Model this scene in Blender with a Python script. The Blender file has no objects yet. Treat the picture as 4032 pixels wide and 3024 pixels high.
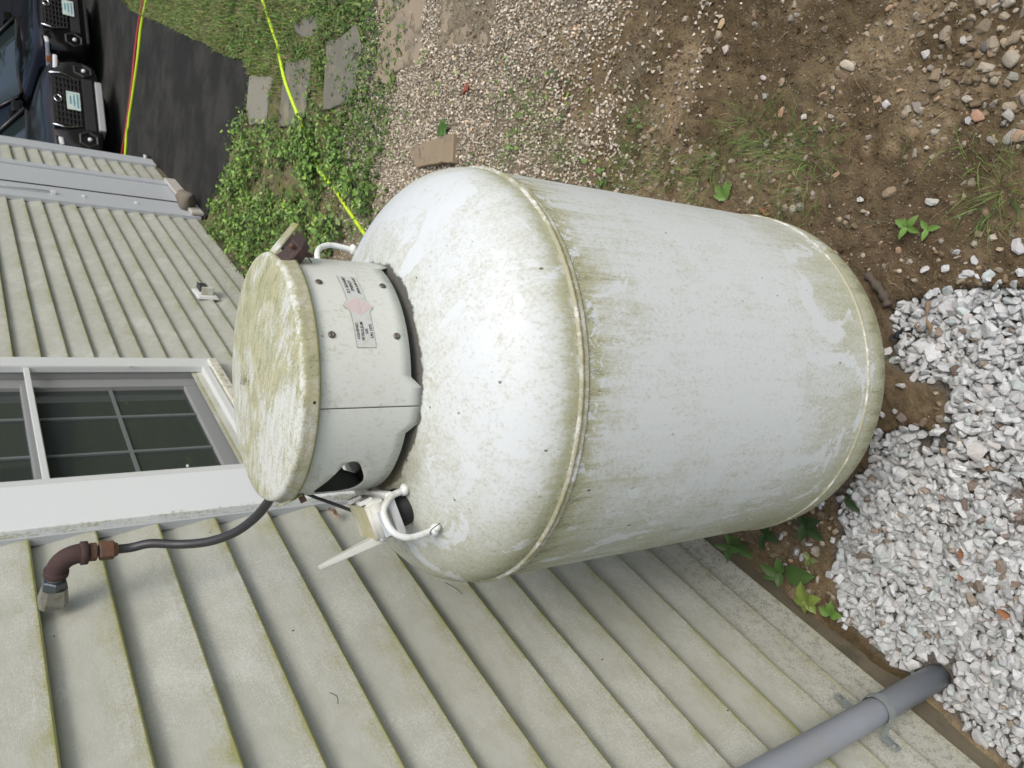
import bpy, bmesh, math, random
import numpy as np
from mathutils import Matrix, Vector, Euler
random.seed(7)
RNG = np.random.default_rng(11)
C = bpy.context.scene.collection
SC = bpy.context.scene

# ------------------------------------------------------------------ camera
def cam_axes(yaw, pitch, roll):
    ca, sa, cb, sb, cc, sc = math.cos(yaw), math.sin(yaw), math.cos(pitch), math.sin(pitch), math.cos(roll), math.sin(roll)
    f = Vector((sa*cb, ca*cb, sb)); r = Vector((ca, -sa, 0)); u = r.cross(f)
    return cc*r+sc*u, -sc*r+cc*u, -f
r_, u_, b_ = cam_axes(-0.48317655, -0.65070671, -0.01634842)
cam = bpy.data.objects.new('camera', bpy.data.cameras.new('camera'))
C.objects.link(cam)
X_, Y_, Z_ = -u_, r_, b_                     # the phone was held upright, the picture lies on its side
cam.matrix_world = Matrix(((X_.x, Y_.x, Z_.x, 0.50609675), (X_.y, Y_.y, Z_.y, -1.00592977), (X_.z, Y_.z, Z_.z, 1.96511013), (0, 0, 0, 1)))
cam.data.sensor_width = 36.0
cam.data.lens = 36.0*2910.21/4032
cam.data.clip_start = 0.02; cam.data.clip_end = 400
cam.data.dof.use_dof = True; cam.data.dof.focus_distance = 1.35; cam.data.dof.aperture_fstop = 10
SC.camera = cam

# ------------------------------------------------------------------ light
SUN_EL, SUN_AZ = math.radians(57), math.radians(112)      # azimuth clockwise from +Y (towards +X)
w = bpy.data.worlds.new('World'); SC.world = w; w.use_nodes = True
nt = w.node_tree; nt.nodes.clear()
sky = nt.nodes.new('ShaderNodeTexSky'); sky.sky_type = 'NISHITA'; sky.sun_disc = False
sky.sun_elevation = SUN_EL; sky.sun_rotation = SUN_AZ; sky.air_density = 1.0; sky.dust_density = 5.0; sky.ozone_density = 1.0
bg = nt.nodes.new('ShaderNodeBackground'); bg.inputs[1].default_value = 0.145
wo = nt.nodes.new('ShaderNodeOutputWorld'); nt.links.new(sky.outputs[0], bg.inputs[0]); nt.links.new(bg.outputs[0], wo.inputs[0])
sl = bpy.data.lights.new('sun', 'SUN'); sl.energy = 0.72; sl.angle = math.radians(20); sl.color = (1.0, 0.985, 0.96)
so = bpy.data.objects.new('sun', sl); C.objects.link(so)
sd = Vector((math.sin(SUN_AZ)*math.cos(SUN_EL), math.cos(SUN_AZ)*math.cos(SUN_EL), math.sin(SUN_EL)))
so.rotation_euler = sd.to_track_quat('Z', 'Y').to_euler()
SC.view_settings.view_transform = 'Standard'; SC.view_settings.look = 'None'
SC.view_settings.exposure = 0.52; SC.view_settings.gamma = 1.0; SC.view_settings.use_curve_mapping = False

# ------------------------------------------------------------------ object helpers
def link(name, me, mat=None, parent=None, kind=None, smooth=None):
    o = bpy.data.objects.new(name, me); C.objects.link(o)
    if mat is not None and me is not None and len(me.materials) == 0: me.materials.append(mat)
    if parent: o.parent = parent
    if kind: o['kind'] = kind
    if smooth is not None and me is not None:
        me.polygons.foreach_set('use_smooth', [smooth]*len(me.polygons))
    return o
def tag(o, label, cat, group=None):
    o['label'] = label; o['category'] = cat
    if group: o['group'] = group
    return o
def thing(name, label, cat, loc=(0, 0, 0), rz=0, group=None):
    o = bpy.data.objects.new(name, None); C.objects.link(o); o.location = loc; o.rotation_euler = (0, 0, rz); o.empty_display_size = .1
    return tag(o, label, cat, group)
def npmesh(name, V, F, col=None, smooth=False):
    """V (n,3), F (m,3|4) -> mesh, quickly"""
    me = bpy.data.meshes.new(name); V = np.asarray(V, np.float32); F = np.asarray(F, np.int32)
    m, k = F.shape
    me.vertices.add(len(V)); me.vertices.foreach_set('co', V.ravel())
    me.loops.add(m*k); me.loops.foreach_set('vertex_index', F.ravel())
    me.polygons.add(m); me.polygons.foreach_set('loop_start', np.arange(0, m*k, k, dtype=np.int32)); me.polygons.foreach_set('loop_total', np.full(m, k, np.int32))
    me.polygons.foreach_set('use_smooth', np.full(m, smooth, bool))
    if col is not None:
        a = me.color_attributes.new('Col', 'FLOAT_COLOR', 'POINT')
        c4 = np.ones((len(V), 4), np.float32); c4[:, :3] = col; a.data.foreach_set('color', c4.ravel())
    me.update(calc_edges=True)
    return me
def bmmesh(name, bm, smooth=False):
    bmesh.ops.recalc_face_normals(bm, faces=bm.faces)
    me = bpy.data.meshes.new(name); bm.to_mesh(me); bm.free()
    me.polygons.foreach_set('use_smooth', [smooth]*len(me.polygons)); return me
def bx(bm, x0, x1, y0, y1, z0, z1, bev=0.0, M=None):
    vs = [bm.verts.new((x, y, z)) for x in (x0, x1) for y in (y0, y1) for z in (z0, z1)]
    fs = [bm.faces.new([vs[i] for i in q]) for q in ((0, 1, 3, 2), (4, 6, 7, 5), (0, 4, 5, 1), (2, 3, 7, 6), (0, 2, 6, 4), (1, 5, 7, 3))]
    bmesh.ops.recalc_face_normals(bm, faces=fs)
    if bev:
        es = list({e for f in fs for e in f.edges}); r = bmesh.ops.bevel(bm, geom=es, offset=bev, segments=2, affect='EDGES', profile=.6)
        vs = list({v for f in r['faces'] for v in f.verts} | {v for v in vs if v.is_valid})
    if M is not None: bmesh.ops.transform(bm, matrix=M, verts=[v for v in vs if v.is_valid])
def box(name, x0, x1, y0, y1, z0, z1, mat, parent=None, bev=0.0, M=None, smooth=False):
    bm = bmesh.new(); bx(bm, x0, x1, y0, y1, z0, z1, bev, M); return link(name, bmmesh(name, bm, smooth), mat, parent)
def tube(path, rad, n=10, cap=True, name='tube', bm=None):
    """swept tube, rad scalar or list"""
    own = bm is None; bm = bm or bmesh.new()
    P = [Vector(p) for p in path]; L = len(P)
    R = rad if hasattr(rad, '__len__') else [rad]*L
    t = (P[1]-P[0]).normalized(); up = Vector((0, 0, 1)) if abs(t.z) < .9 else Vector((1, 0, 0)); a = t.cross(up).normalized()
    rings = []
    for i in range(L):
        t = ((P[min(i+1, L-1)]-P[max(i-1, 0)])).normalized(); a = (a-t*a.dot(t)).normalized(); b = t.cross(a)
        rings.append([bm.verts.new(P[i]+R[i]*(math.cos(2*math.pi*k/n)*a+math.sin(2*math.pi*k/n)*b)) for k in range(n)])
    for i in range(L-1):
        for k in range(n):
            bm.faces.new((rings[i][k], rings[i][(k+1) % n], rings[i+1][(k+1) % n], rings[i+1][k]))
    if cap: bm.faces.new(rings[0][::-1]); bm.faces.new(rings[-1])
    if own: return bmmesh(name, bm, True)
def smooth_path(pts, n=8):
    P = [Vector(p) for p in pts]; out = []
    for i in range(len(P)-1):
        p0, p1, p2, p3 = P[max(i-1, 0)], P[i], P[i+1], P[min(i+2, len(P)-1)]
        for k in range(n):
            t = k/n; out.append(.5*((2*p1)+(-p0+p2)*t+(2*p0-5*p1+4*p2-p3)*t*t+(-p0+3*p1-3*p2+p3)*t**3))
    out.append(P[-1]); return out
def lathe(prof, n=96, name='lathe', closed=False, th0=0, th1=2*math.pi, jit=None):
    """prof: list of (r,z)"""
    full = abs(th1-th0-2*math.pi) < 1e-6; m = n if full else n+1
    th = th0+(th1-th0)*np.arange(m)/n; pr = np.array(prof, float)
    R = pr[:, 0][None, :]+np.zeros((m, 1))+(0 if jit is None else jit(th)[:, None])
    V = np.stack([R*np.cos(th)[:, None], R*np.sin(th)[:, None], np.broadcast_to(pr[:, 1][None, :], R.shape)], 2).reshape(-1, 3)
    k = len(pr); F = []
    for i in range(n):
        j = (i+1) % m
        for q in range(k-1 if not closed else k):
            F.append((i*k+q, j*k+q, j*k+(q+1) % k, i*k+(q+1) % k))
    return npmesh(name, V, F, smooth=True)
def hexcyl(bm, p, d, r, h, n=6, bev=.12):
    """prism from p along d"""
    d = Vector(d).normalized(); up = Vector((0, 0, 1)) if abs(d.z) < .9 else Vector((1, 0, 0)); a = d.cross(up).normalized(); b = d.cross(a)
    prof = ((r*(1-bev), 0), (r, h*bev), (r, h*(1-bev)), (r*(1-bev), h)); rings = []
    for rr, hh in prof:
        rings.append([bm.verts.new(Vector(p)+d*hh+rr*(math.cos(2*math.pi*k/n)*a+math.sin(2*math.pi*k/n)*b)) for k in range(n)])
    for i in range(3):
        for k in range(n): bm.faces.new((rings[i][k], rings[i][(k+1) % n], rings[i+1][(k+1) % n], rings[i+1][k]))
    bm.faces.new(rings[0][::-1]); bm.faces.new(rings[-1])

# ------------------------------------------------------------------ numpy noise
def vnoise(x, y, seed=0):
    xi = np.floor(x).astype(np.int64); yi = np.floor(y).astype(np.int64); fx = x-xi; fy = y-yi
    def h(a, b):
        n = (a*374761393+b*668265263+seed*1274126177) & 0xffffffff
        n = ((n ^ (n >> 13))*1274126177) & 0xffffffff
        return ((n ^ (n >> 16)) & 0xffff)/65535.0
    fx = fx*fx*(3-2*fx); fy = fy*fy*(3-2*fy)
    return (h(xi, yi)*(1-fx)+h(xi+1, yi)*fx)*(1-fy)+(h(xi, yi+1)*(1-fx)+h(xi+1, yi+1)*fx)*fy
def fbm(x, y, s, o=4, seed=0):
    a, t, n = 1.0, 0, 0
    for i in range(o):
        t = t+a*vnoise(x*s+i*17.3, y*s+i*9.1, seed+i); n += a; a *= .5; s *= 2.03
    return t/n
def sstep(a, b, x): t = np.clip((x-a)/(b-a), 0, 1); return t*t*(3-2*t)
def inpoly(x, y, poly):
    c = np.zeros(np.shape(x), bool); n = len(poly)
    for i in range(n):
        x0, y0 = poly[i]; x1, y1 = poly[(i+1) % n]
        if y0 == y1: continue
        k = ((y0 > y) != (y1 > y)) & (x < (x1-x0)*(y-y0)/(y1-y0)+x0); c ^= k
    return c

# ------------------------------------------------------------------ materials
class NT:
    def __init__(s, name):
        s.m = bpy.data.materials.new(name); s.m.use_nodes = True; s.t = s.m.node_tree; s.b = s.t.nodes['Principled BSDF']
    def n(s, ty, ins={}, **kw):
        nd = s.t.nodes.new('ShaderNode'+ty)
        for k, v in kw.items(): setattr(nd, k, v)
        for k, v in ins.items():
            if v is None: continue
            if isinstance(v, bpy.types.NodeSocket): s.t.links.new(v, nd.inputs[k])
            else: nd.inputs[k].default_value = v
        return nd
    def pos(s, kind='Object'): return s.n('TexCoord').outputs[kind]
    def mapv(s, v, sc=(1, 1, 1), loc=(0, 0, 0), rot=(0, 0, 0)): return s.n('Mapping', {0: v, 1: loc, 2: rot, 3: sc}).outputs[0]
    def noise(s, v, sc, d=4, r=.55, dist=0): return s.n('TexNoise', {'Vector': v, 'Scale': sc, 'Detail': d, 'Roughness': r, 'Distortion': dist}).outputs[0]
    def voro(s, v, sc, feat='F1', out=0): return s.n('TexVoronoi', {'Vector': v, 'Scale': sc}, feature=feat).outputs[out]
    def M(s, op, a, b=None, c=None, cl=False):
        nd = s.t.nodes.new('ShaderNodeMath'); nd.operation = op; nd.use_clamp = cl
        for i, v in enumerate((a, b, c)):
            if v is None: continue
            if isinstance(v, bpy.types.NodeSocket): s.t.links.new(v, nd.inputs[i])
            else: nd.inputs[i].default_value = v
        return nd.outputs[0]
    def ss(s, x, a, b):   # smoothstep
        return s.n('MapRange', {0: x, 1: a, 2: b, 3: 0.0, 4: 1.0}, interpolation_type='SMOOTHSTEP').outputs[0]
    def mix(s, f, a, b):
        nd = s.t.nodes.new('ShaderNodeMix'); nd.data_type = 'RGBA'
        for i, v in ((0, f), (6, a), (7, b)):
            if isinstance(v, bpy.types.NodeSocket): s.t.links.new(v, nd.inputs[i])
            else: nd.inputs[i].default_value = v if i == 0 else (*v, 1.0)
        return nd.outputs[2]
    def xyz(s, v): return s.n('SeparateXYZ', {0: v}).outputs
    def out(s, col=None, rough=None, bump=None, bs=.3, bd=.01, metal=None, spec=None, **kw):
        def st(k, v):
            if v is None: return
            if isinstance(v, bpy.types.NodeSocket): s.t.links.new(v, s.b.inputs[k])
            else: s.b.inputs[k].default_value = (*v, 1.0) if isinstance(v, tuple) else v
        st('Base Color', col); st('Roughness', rough); st('Metallic', metal); st('Specular IOR Level', spec)
        for k, v in kw.items(): st(k, v)
        if bump is not None:
            bn = s.n('Bump', {'Strength': bs, 'Distance': bd, 'Height': bump}); s.t.links.new(bn.outputs[0], s.b.inputs['Normal'])
        return s.m

def simple(name, col, rough=.6, var=.12, sc=20, metal=0.0, bs=.15, dirt=None, dsc=12, spec=None):
    k = NT(name); p = k.pos(); a = k.noise(p, sc, 5); b = k.noise(p, sc*7, 3)
    v = k.M('MULTIPLY_ADD', a, .7, k.M('MULTIPLY', b, .3))
    c = k.mix(v, tuple(max(0, x*(1-var)) for x in col), tuple(min(1, x*(1+var)) for x in col))
    if dirt:
        c = k.mix(k.M('MULTIPLY', k.ss(k.noise(p, dsc, 6, .65), .5, .68), .75), c, dirt)
    return k.out(c, rough, bump=b, bs=bs, bd=.002, metal=metal, spec=spec)

ALG = (.235, .225, .075); ALG2 = (.13, .135, .05)
def tank_paint(name, base=(.55, .595, .60), algae=1.0, streak=(1, 1, .13), kind='tank'):
    k = NT(name); p = k.pos(); x, y, z = k.xyz(p)
    def cs(n, a=.30, b=.70): return k.n('MapRange', {0: n, 1: a, 2: b, 3: 0.0, 4: 1.0}).outputs[0]
    big = cs(k.noise(p, 5.5, 4, .55, .8)); mid = cs(k.noise(k.mapv(p, (1, 1, .7)), 22, 5, .6, .6))
    st = cs(k.noise(k.mapv(p, streak), 60, 5, .7), .33, .67); fine = cs(k.noise(k.mapv(p, (1, 1, .7)), 190, 5, .75), .33, .67); fin2 = cs(k.noise(k.mapv(p, (1, 1, .5)), 420, 3, .7), .33, .67)
    side = k.M('MULTIPLY_ADD', x, -.92/.38, k.M('MULTIPLY', y, -.38/.38))          # the wall side grows more
    amt = k.M('MULTIPLY_ADD', k.ss(side, .20, .95), .30, k.M('MULTIPLY_ADD', big, .22, -.13))
    if kind == 'tank':
        far = k.M('MULTIPLY', k.ss(k.M('MULTIPLY_ADD', x, 2.1, k.M('MULTIPLY', y, 1.6)), .80, 1.1), .22); amt = k.M('ADD', amt, far)
        def band(zc, up, dn, g):
            d = k.M('SUBTRACT', z, zc)
            dj = k.M('ADD', d, k.M('MULTIPLY_ADD', st, .030, -.015))
            a = k.M('MULTIPLY', k.ss(dj, -dn, -.004), k.ss(k.M('MULTIPLY', dj, -1), -up, .0)); return k.M('MULTIPLY', a, g)
        amt = k.M('ADD', amt, band(.9975, .045, .055, .46))
        runs = k.ss(k.noise(k.mapv(p, (1, 1, .02)), 34, 4, .65), .48, .66); dd_ = k.M('SUBTRACT', .9975, z)
        amt = k.M('ADD', amt, k.M('MULTIPLY', k.M('MULTIPLY', runs, k.ss(k.M('MULTIPLY', dd_, -1), -.26, -.01)), k.M('MULTIPLY', k.ss(dd_, -.07, .0), .17)))
        amt = k.M('ADD', amt, k.M('MULTIPLY', band(.9975, .12, .17, .20), k.M('MULTIPLY_ADD', side, .25, 1)))
        amt = k.M('ADD', amt, band(.25, .30, .2, .26))
        amt = k.M('ADD', amt, k.M('MULTIPLY', k.ss(z, .240, .19), .6))
        r2 = k.M('SQRT', k.M('ADD', k.M('MULTIPLY', x, x), k.M('MULTIPLY', y, y)))
        amt = k.M('ADD', amt, k.M('MULTIPLY', k.M('MULTIPLY', k.ss(r2, .31, .21), k.ss(z, 1.05, 1.12)), .16))
    amt = k.M('ADD', amt, (algae-1)*.5)
    cl = k.noise(k.mapv(p, (1, 1, .75), (3.1, 1.7, .4)), 7, 6, .6, 1.6); clean = k.ss(cl, .575, .61)
    # thin wandering run-off trails where the film was washed away
    wv = k.noise(k.mapv(p, (1, 1, .35), (7, 2, 1)), 6.5, 5, .62, 1.0); trail = k.M('MULTIPLY', k.ss(k.M('ABSOLUTE', k.M('SUBTRACT', wv, .5)), .006, .003), k.ss(k.noise(p, 4, 2, .5), .52, .58))
    clean = k.M('MAXIMUM', clean, trail)
    amt = k.M('SUBTRACT', amt, k.M('MULTIPLY', clean, .30))
    nz = k.M('MULTIPLY_ADD', st, .30, k.M('MULTIPLY_ADD', fine, .45, k.M('MULTIPLY', mid, .25)))
    lvl = k.M('ADD', nz, amt)
    m = k.ss(lvl, .38, 1.0)
    film = k.ss(amt, -.05, .60)
    if kind == 'tank':      # flaked patches along the upper weld where bare white shows
        fl = k.M('MULTIPLY', k.ss(k.noise(k.mapv(p, (1, 1, .8)), 34, 5, .7, 1.2), .53, .545), k.ss(k.M('ABSOLUTE', k.M('SUBTRACT', z, .985)), .034, .018))
        fl = k.M('MULTIPLY', fl, k.ss(k.M('MULTIPLY_ADD', x, 1.0, k.M('MULTIPLY', y, -1.0)), .28, .42)); m = k.M('MULTIPLY', m, k.M('SUBTRACT', 1, fl)); film = k.M('MULTIPLY', film, k.M('SUBTRACT', 1, fl))
    c = k.mix(k.M('MULTIPLY', film, .66), base, (.355, .36, .200))
    c = k.mix(k.M('MULTIPLY', m, .46), c, (.285, .285, .145))
    c = k.mix(k.M('MULTIPLY', k.ss(k.M('ADD', k.M('MULTIPLY_ADD', fin2, .5, k.M('MULTIPLY', st, .5)), k.M('MULTIPLY', amt, .55)), .86, 1.02), .55), c, (.125, .125, .062))
    c = k.mix(k.M('MULTIPLY', k.ss(k.M('ADD', fine, k.M('MULTIPLY', amt, .30)), .64, .98), .22), c, (.22, .23, .165))
    sp = k.voro(k.mapv(p, (1, 1, .55)), 30, 'F1', 0); spr = k.noise(p, 20, 1)
    c = k.mix(k.M('MULTIPLY', k.ss(sp, .085, .05), k.M('MULTIPLY', k.ss(spr, .50, .58), .8)), c, (.05, .05, .03))
    if kind == 'tank':      # soil and needles caught under the collar, gap shade partly painted in
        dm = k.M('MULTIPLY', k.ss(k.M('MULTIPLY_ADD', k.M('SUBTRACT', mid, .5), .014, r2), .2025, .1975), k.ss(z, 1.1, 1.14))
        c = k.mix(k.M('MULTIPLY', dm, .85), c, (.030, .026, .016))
        sd_ = k.M('MULTIPLY', k.ss(k.M('MULTIPLY_ADD', k.M('SUBTRACT', mid, .5), .05, r2), .245, .205), k.ss(side, .1, .5)); c = k.mix(k.M('MULTIPLY', k.M('MULTIPLY', sd_, k.ss(z, 1.1, 1.14)), .5), c, (.15, .14, .07))
    return k.out(c, k.M('MULTIPLY_ADD', m, .25, .45), bump=k.M('ADD', k.M('MULTIPLY', m, .5), fine), bs=.10, bd=.0012, spec=.35)

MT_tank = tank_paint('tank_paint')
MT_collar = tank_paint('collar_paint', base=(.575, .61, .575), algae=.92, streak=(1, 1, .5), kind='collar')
def lid_mat():
    k = NT('lid_paint'); p = k.pos(); x, y, z = k.xyz(p)
    big = k.noise(p, 9, 4, .6, 1.0); st = k.noise(k.mapv(p, (.35, 1.6, 1), rot=(0, 0, .5)), 60, 6, .7); f = k.noise(p, 260, 5, .75); md = k.noise(p, 30, 4, .6)
    rr = k.M('SQRT', k.M('ADD', k.M('MULTIPLY', x, x), k.M('MULTIPLY', y, y)))
    side = k.M('SUBTRACT', k.M('MULTIPLY', x, .45), k.M('MULTIPLY', y, -.55))      # far side greener
    amt = k.M('ADD', k.M('MULTIPLY_ADD', big, 2.3, -.74), side)
    rim = k.ss(z, 1.361, 1.350)
    lp = k.M('MULTIPLY', k.ss(rr, .190, .1995), k.ss(z, 1.353, 1.361))
    amt = k.M('SUBTRACT', k.M('ADD', amt, k.M('MULTIPLY', rim, .16)), k.M('MULTIPLY', lp, .25))
    f2 = k.n('MapRange', {0: f, 1: .35, 2: .65}).outputs[0]; s2 = k.n('MapRange', {0: st, 1: .35, 2: .65}).outputs[0]
    m = k.ss(k.M('ADD', amt, k.M('MULTIPLY_ADD', f2, .38, k.M('MULTIPLY', s2, .42))), .36, 1.05)
    c = k.mix(k.M('MULTIPLY', m, .80), (.55, .58, .54), k.mix(k.ss(md, .4, .62), (.40, .39, .20), (.30, .31, .145)))
    c = k.mix(k.M('MULTIPLY', k.ss(k.M('MULTIPLY_ADD', f, .6, k.M('MULTIPLY', st, .5)), .50, .66), .45), c, (.22, .23, .13))
    c = k.mix(k.M('MULTIPLY', rim, .55), c, (.22, .215, .15))
    c = k.mix(k.M('MULTIPLY', k.ss(k.M('ADD', k.noise(k.mapv(p, (.3, 1.4, 1), rot=(0, 0, .5)), 130, 4, .7), k.M('MULTIPLY', big, .5)), .80, .98), .6), c, (.13, .14, .075))
    c = k.mix(k.M('MULTIPLY', k.ss(k.M('ADD', md, k.M('MULTIPLY', f, .6)), .95, 1.1), k.M('MULTIPLY_ADD', rim, .6, .1)), c, (.09, .12, .03))
    low = k.M('MULTIPLY', k.ss(z, 1.3395, 1.3372), .7); c = k.mix(low, c, (.23, .24, .07))
    return k.out(c, .75, bump=k.M('ADD', f, m), bs=.25, bd=.002, spec=.25)
MT_lid = lid_mat()

def siding_mat(name, z0, s=.1254139, xw=0, near=True):
    k = NT(name); p = k.pos('Object'); x, y, z = k.xyz(p)
    u = k.M('FRACT', k.M('DIVIDE', k.M('SUBTRACT', z, z0-40*s), s))          # 0 at the butt edge, 1 under the lap above
    big = k.noise(p, 3.2, 4, .6, .8); mid = k.noise(k.mapv(p, (1, 1, 1.8)), 16, 5, .65, .4); f = k.noise(p, 230, 4, .72)
    gr = k.noise(k.mapv(p, (20, 1.6, 20)), 26, 4, .65, .35)
    butt = k.ss(u, .62, .02); edge = k.ss(u, .10, .0)
    amt = k.M('ADD', k.M('MULTIPLY_ADD', big, .9, -.47), k.M('ADD', k.M('MULTIPLY', butt, .36), k.M('MULTIPLY', edge, .42)))
    amt = k.M('ADD', amt, k.M('MULTIPLY_ADD', mid, .75, -.40))
    low = k.ss(z, .46, .12)
    m = k.ss(k.M('ADD', amt, k.M('MULTIPLY', k.n('MapRange', {0: f, 1: .36, 2: .64}).outputs[0], .42)), .33, .86)
    base = k.mix(k.ss(mid, .3, .7), (.455, .475, .435), (.395, .412, .365))
    c = k.mix(k.M('MULTIPLY', k.ss(k.M('MULTIPLY_ADD', f, .6, k.M('MULTIPLY', big, .55)), .44, .58), .42), base, (.24, .25, .205))
    c = k.mix(k.M('MULTIPLY', m, .60), c, (.285, .285, .13))
    c = k.mix(k.M('MULTIPLY', k.M('MULTIPLY', k.ss(k.M('ADD', amt, k.M('MULTIPLY', f, .5)), .66, .95), .62), k.M('SUBTRACT', 1, low)), c, (.20, .215, .045))
    # grey soil splash on the lowest courses
    c = k.mix(k.M('MULTIPLY', low, .14), c, (.25, .235, .19))
    c = k.mix(k.M('MULTIPLY', k.M('MULTIPLY', low, k.ss(k.M('MULTIPLY_ADD', f, .6, k.M('MULTIPLY', k.noise(p, 60, 4), .5)), .53, .67)), .55), c, (.10, .095, .07))
    sp = k.voro(p, 17, 'F1', 0); c = k.mix(k.M('MULTIPLY', k.ss(sp, .045, .03), k.ss(k.noise(p, 17, 1), .5, .55)), c, (.03, .025, .018))
    return k.out(c, .62, bump=k.M('MULTIPLY_ADD', gr, 1.0, k.M('MULTIPLY', f, .25)), bs=.34 if near else .15, bd=.0016, spec=.3)
Z0N, Z0F, S = 1.8356503, 1.8184154, .12541390
XN, XF = -.6242191, -1.5040014
MT_sidn = siding_mat('vinyl_siding_near', Z0N); MT_sidf = siding_mat('vinyl_siding_far', Z0F, near=False)

def trim_mat():
    k = NT('white_trim'); p = k.pos(); x, y, z = k.xyz(p); f = k.noise(p, 120, 5, .7); st = k.noise(k.mapv(p, (1, 1, .25)), 40, 5, .7)
    d = k.ss(k.M('ADD', k.M('MULTIPLY_ADD', f, .5, k.M('MULTIPLY', st, .5)), k.M('MULTIPLY', k.ss(y, .508, .488), .15)), .60, .76)
    c = k.mix(k.M('MULTIPLY', d, .7), (.66, .70, .71), (.27, .265, .12)); return k.out(c, .45, bump=f, bs=.06, bd=.001)
MT_trim = trim_mat()
MT_ftrim = simple('grey_white_trim', (.42, .455, .475), .5, .05, 8)
MT_vinylw = simple('window_vinyl', (.58, .615, .615), .35, .05, 30)
MT_sash = simple('sash_grey', (.235, .25, .25), .45, .06, 30)
MT_sill = simple('sill_dirty', (.56, .56, .48), .6, .2, 40, dirt=(.20, .17, .08), dsc=30)
MT_sill2 = simple('pale_step', (.40, .39, .35), .85, .2, 40, bs=.4)
MT_core = simple('wall_sheathing', (.12, .12, .10), .9)
MT_found = simple('foundation_concrete', (.125, .108, .072), .9, .35, 14, dirt=(.06, .06, .035), dsc=8, bs=.5)
MT_conc = simple('threshold_concrete', (.21, .208, .165), .85, .2, 40, bs=.4)
def glass_mat():
    k = NT('window_glass'); t = k.t; out = [n for n in t.nodes if n.type == 'OUTPUT_MATERIAL'][0]; t.nodes.remove(k.b)
    tr = k.n('BsdfTransparent', {0: (.62, .70, .66, 1)}); gl = k.n('BsdfGlossy', {'Roughness': .03}); fr = k.n('Fresnel', {'IOR': 1.6}); mx = k.n('MixShader', {0: fr.outputs[0]})
    df = k.n('BsdfDiffuse', {0: (.085, .105, .098, 1)}); m2 = k.n('MixShader', {0: .42}); t.links.new(tr.outputs[0], m2.inputs[1]); t.links.new(df.outputs[0], m2.inputs[2]); t.links.new(m2.outputs[0], mx.inputs[1]); t.links.new(gl.outputs[0], mx.inputs[2]); t.links.new(mx.outputs[0], out.inputs[0]); return k.m  # diffuse share paints a grey haze over panes whose slats get no light
MT_glass = glass_mat()
MT_munt = simple('muntin_behind_glass', (.12, .14, .14), .6)
MT_reflslat = simple('reflection_slat_grey', (.16, .19, .175), .6)
MT_roof = simple('roof_shingle', (.06, .06, .065), .9, .4, 30)
MT_room = simple('room_dark', (.02, .02, .02), .9)
def col_mat(name, rough=.9, bs=.5, sc=250, gain=.35, bd=.003, spec=.2, extra=None):
    k = NT(name); a = k.n('VertexColor', layer_name='Col').outputs[0]; p = k.pos(); f = k.noise(p, sc, 5, .7); g = k.noise(p, sc*.28, 4, .6)
    v = k.M('MULTIPLY_ADD', f, gain*2, 1-gain); v = k.M('MULTIPLY', v, k.M('MULTIPLY_ADD', g, gain, 1-gain*.5))
    nd = k.t.nodes.new('ShaderNodeVectorMath'); nd.operation = 'SCALE'; k.t.links.new(a, nd.inputs[0]); k.t.links.new(v, nd.inputs['Scale'])
    return k.out(nd.outputs[0], rough, bump=k.M('ADD', f, k.M('MULTIPLY', g, 1.5)), bs=bs, bd=bd, spec=spec)
MT_ground = col_mat('soil', .95, 1.0, 130, .45, .009)
MT_stone = col_mat('granite_chips', .8, .6, 420, .42, .002)
MT_peb = col_mat('pebbles', .85, .5, 300, .3, .002)
def leaf_mat(name):
    k = NT(name); a = k.n('VertexColor', layer_name='Col').outputs[0]
    return k.out(a, .5, spec=.3, **{'Transmission Weight': 0.0, 'Subsurface Weight': 0.0})
MT_leaf = leaf_mat('leaf_green')
def asphalt():
    k = NT('asphalt'); p = k.pos(); f = k.noise(p, 120, 5, .75); g = k.noise(p, 3, 5, .7); v = k.voro(p, 130)
    st = k.noise(p, 1.1, 5, .62)
    c = k.mix(f, (.013, .0145, .014), (.042, .044, .041)); c = k.mix(k.M('MULTIPLY', k.ss(k.M('MULTIPLY_ADD', g, .5, k.M('MULTIPLY', st, .5)), .42, .62), .5), c, (.075, .073, .066))
    c = k.mix(k.M('MULTIPLY', k.ss(k.noise(p, 70, 3, .7), .66, .74), .5), c, (.10, .085, .065))
    return k.out(c, .95, bump=k.M('ADD', f, v), bs=.9, bd=.008, spec=.12)
MT_asph = asphalt()
MT_paver = simple('slate_paver', (.140, .138, .108), .85, .3, 9, dirt=(.25, .22, .14), dsc=5, bs=.5)
MT_paver2 = simple('sandy_paver', (.27, .225, .155), .9, .2, 7, dirt=(.15, .14, .12), dsc=4, bs=.5)
MT_wood = simple('grey_driftwood', (.25, .20, .13), .85, .3, 10, dirt=(.10, .09, .07), dsc=18, bs=.5)
MT_pvc = simple('grey_pvc', (.25, .275, .31), .42, .06, 12, dirt=(.27, .27, .255), dsc=4, bs=.05)
def galv():
    k = NT('galvanised'); p = k.pos(); v = k.voro(p, 160, 'F1', 1); g = k.noise(p, 90, 4)
    c = k.mix(g, (.30, .35, .36), (.46, .52, .52)); return k.out(c, .42, metal=.7, bump=g, bs=.1, bd=.001)
MT_galv = galv()
MT_rust = simple('rusted_iron', (.048, .026, .024), .8, .45, 70, dirt=(.030, .019, .018), dsc=40, bs=.7)
MT_rust2 = simple('rust_brown', (.12, .060, .036), .8, .4, 60, dirt=(.06, .055, .045), dsc=30, bs=.5)
MT_brown = simple('brown_hinge_iron', (.045, .030, .028), .7, .3, 60, dirt=(.11, .05, .03), dsc=50, bs=.5)
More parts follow.
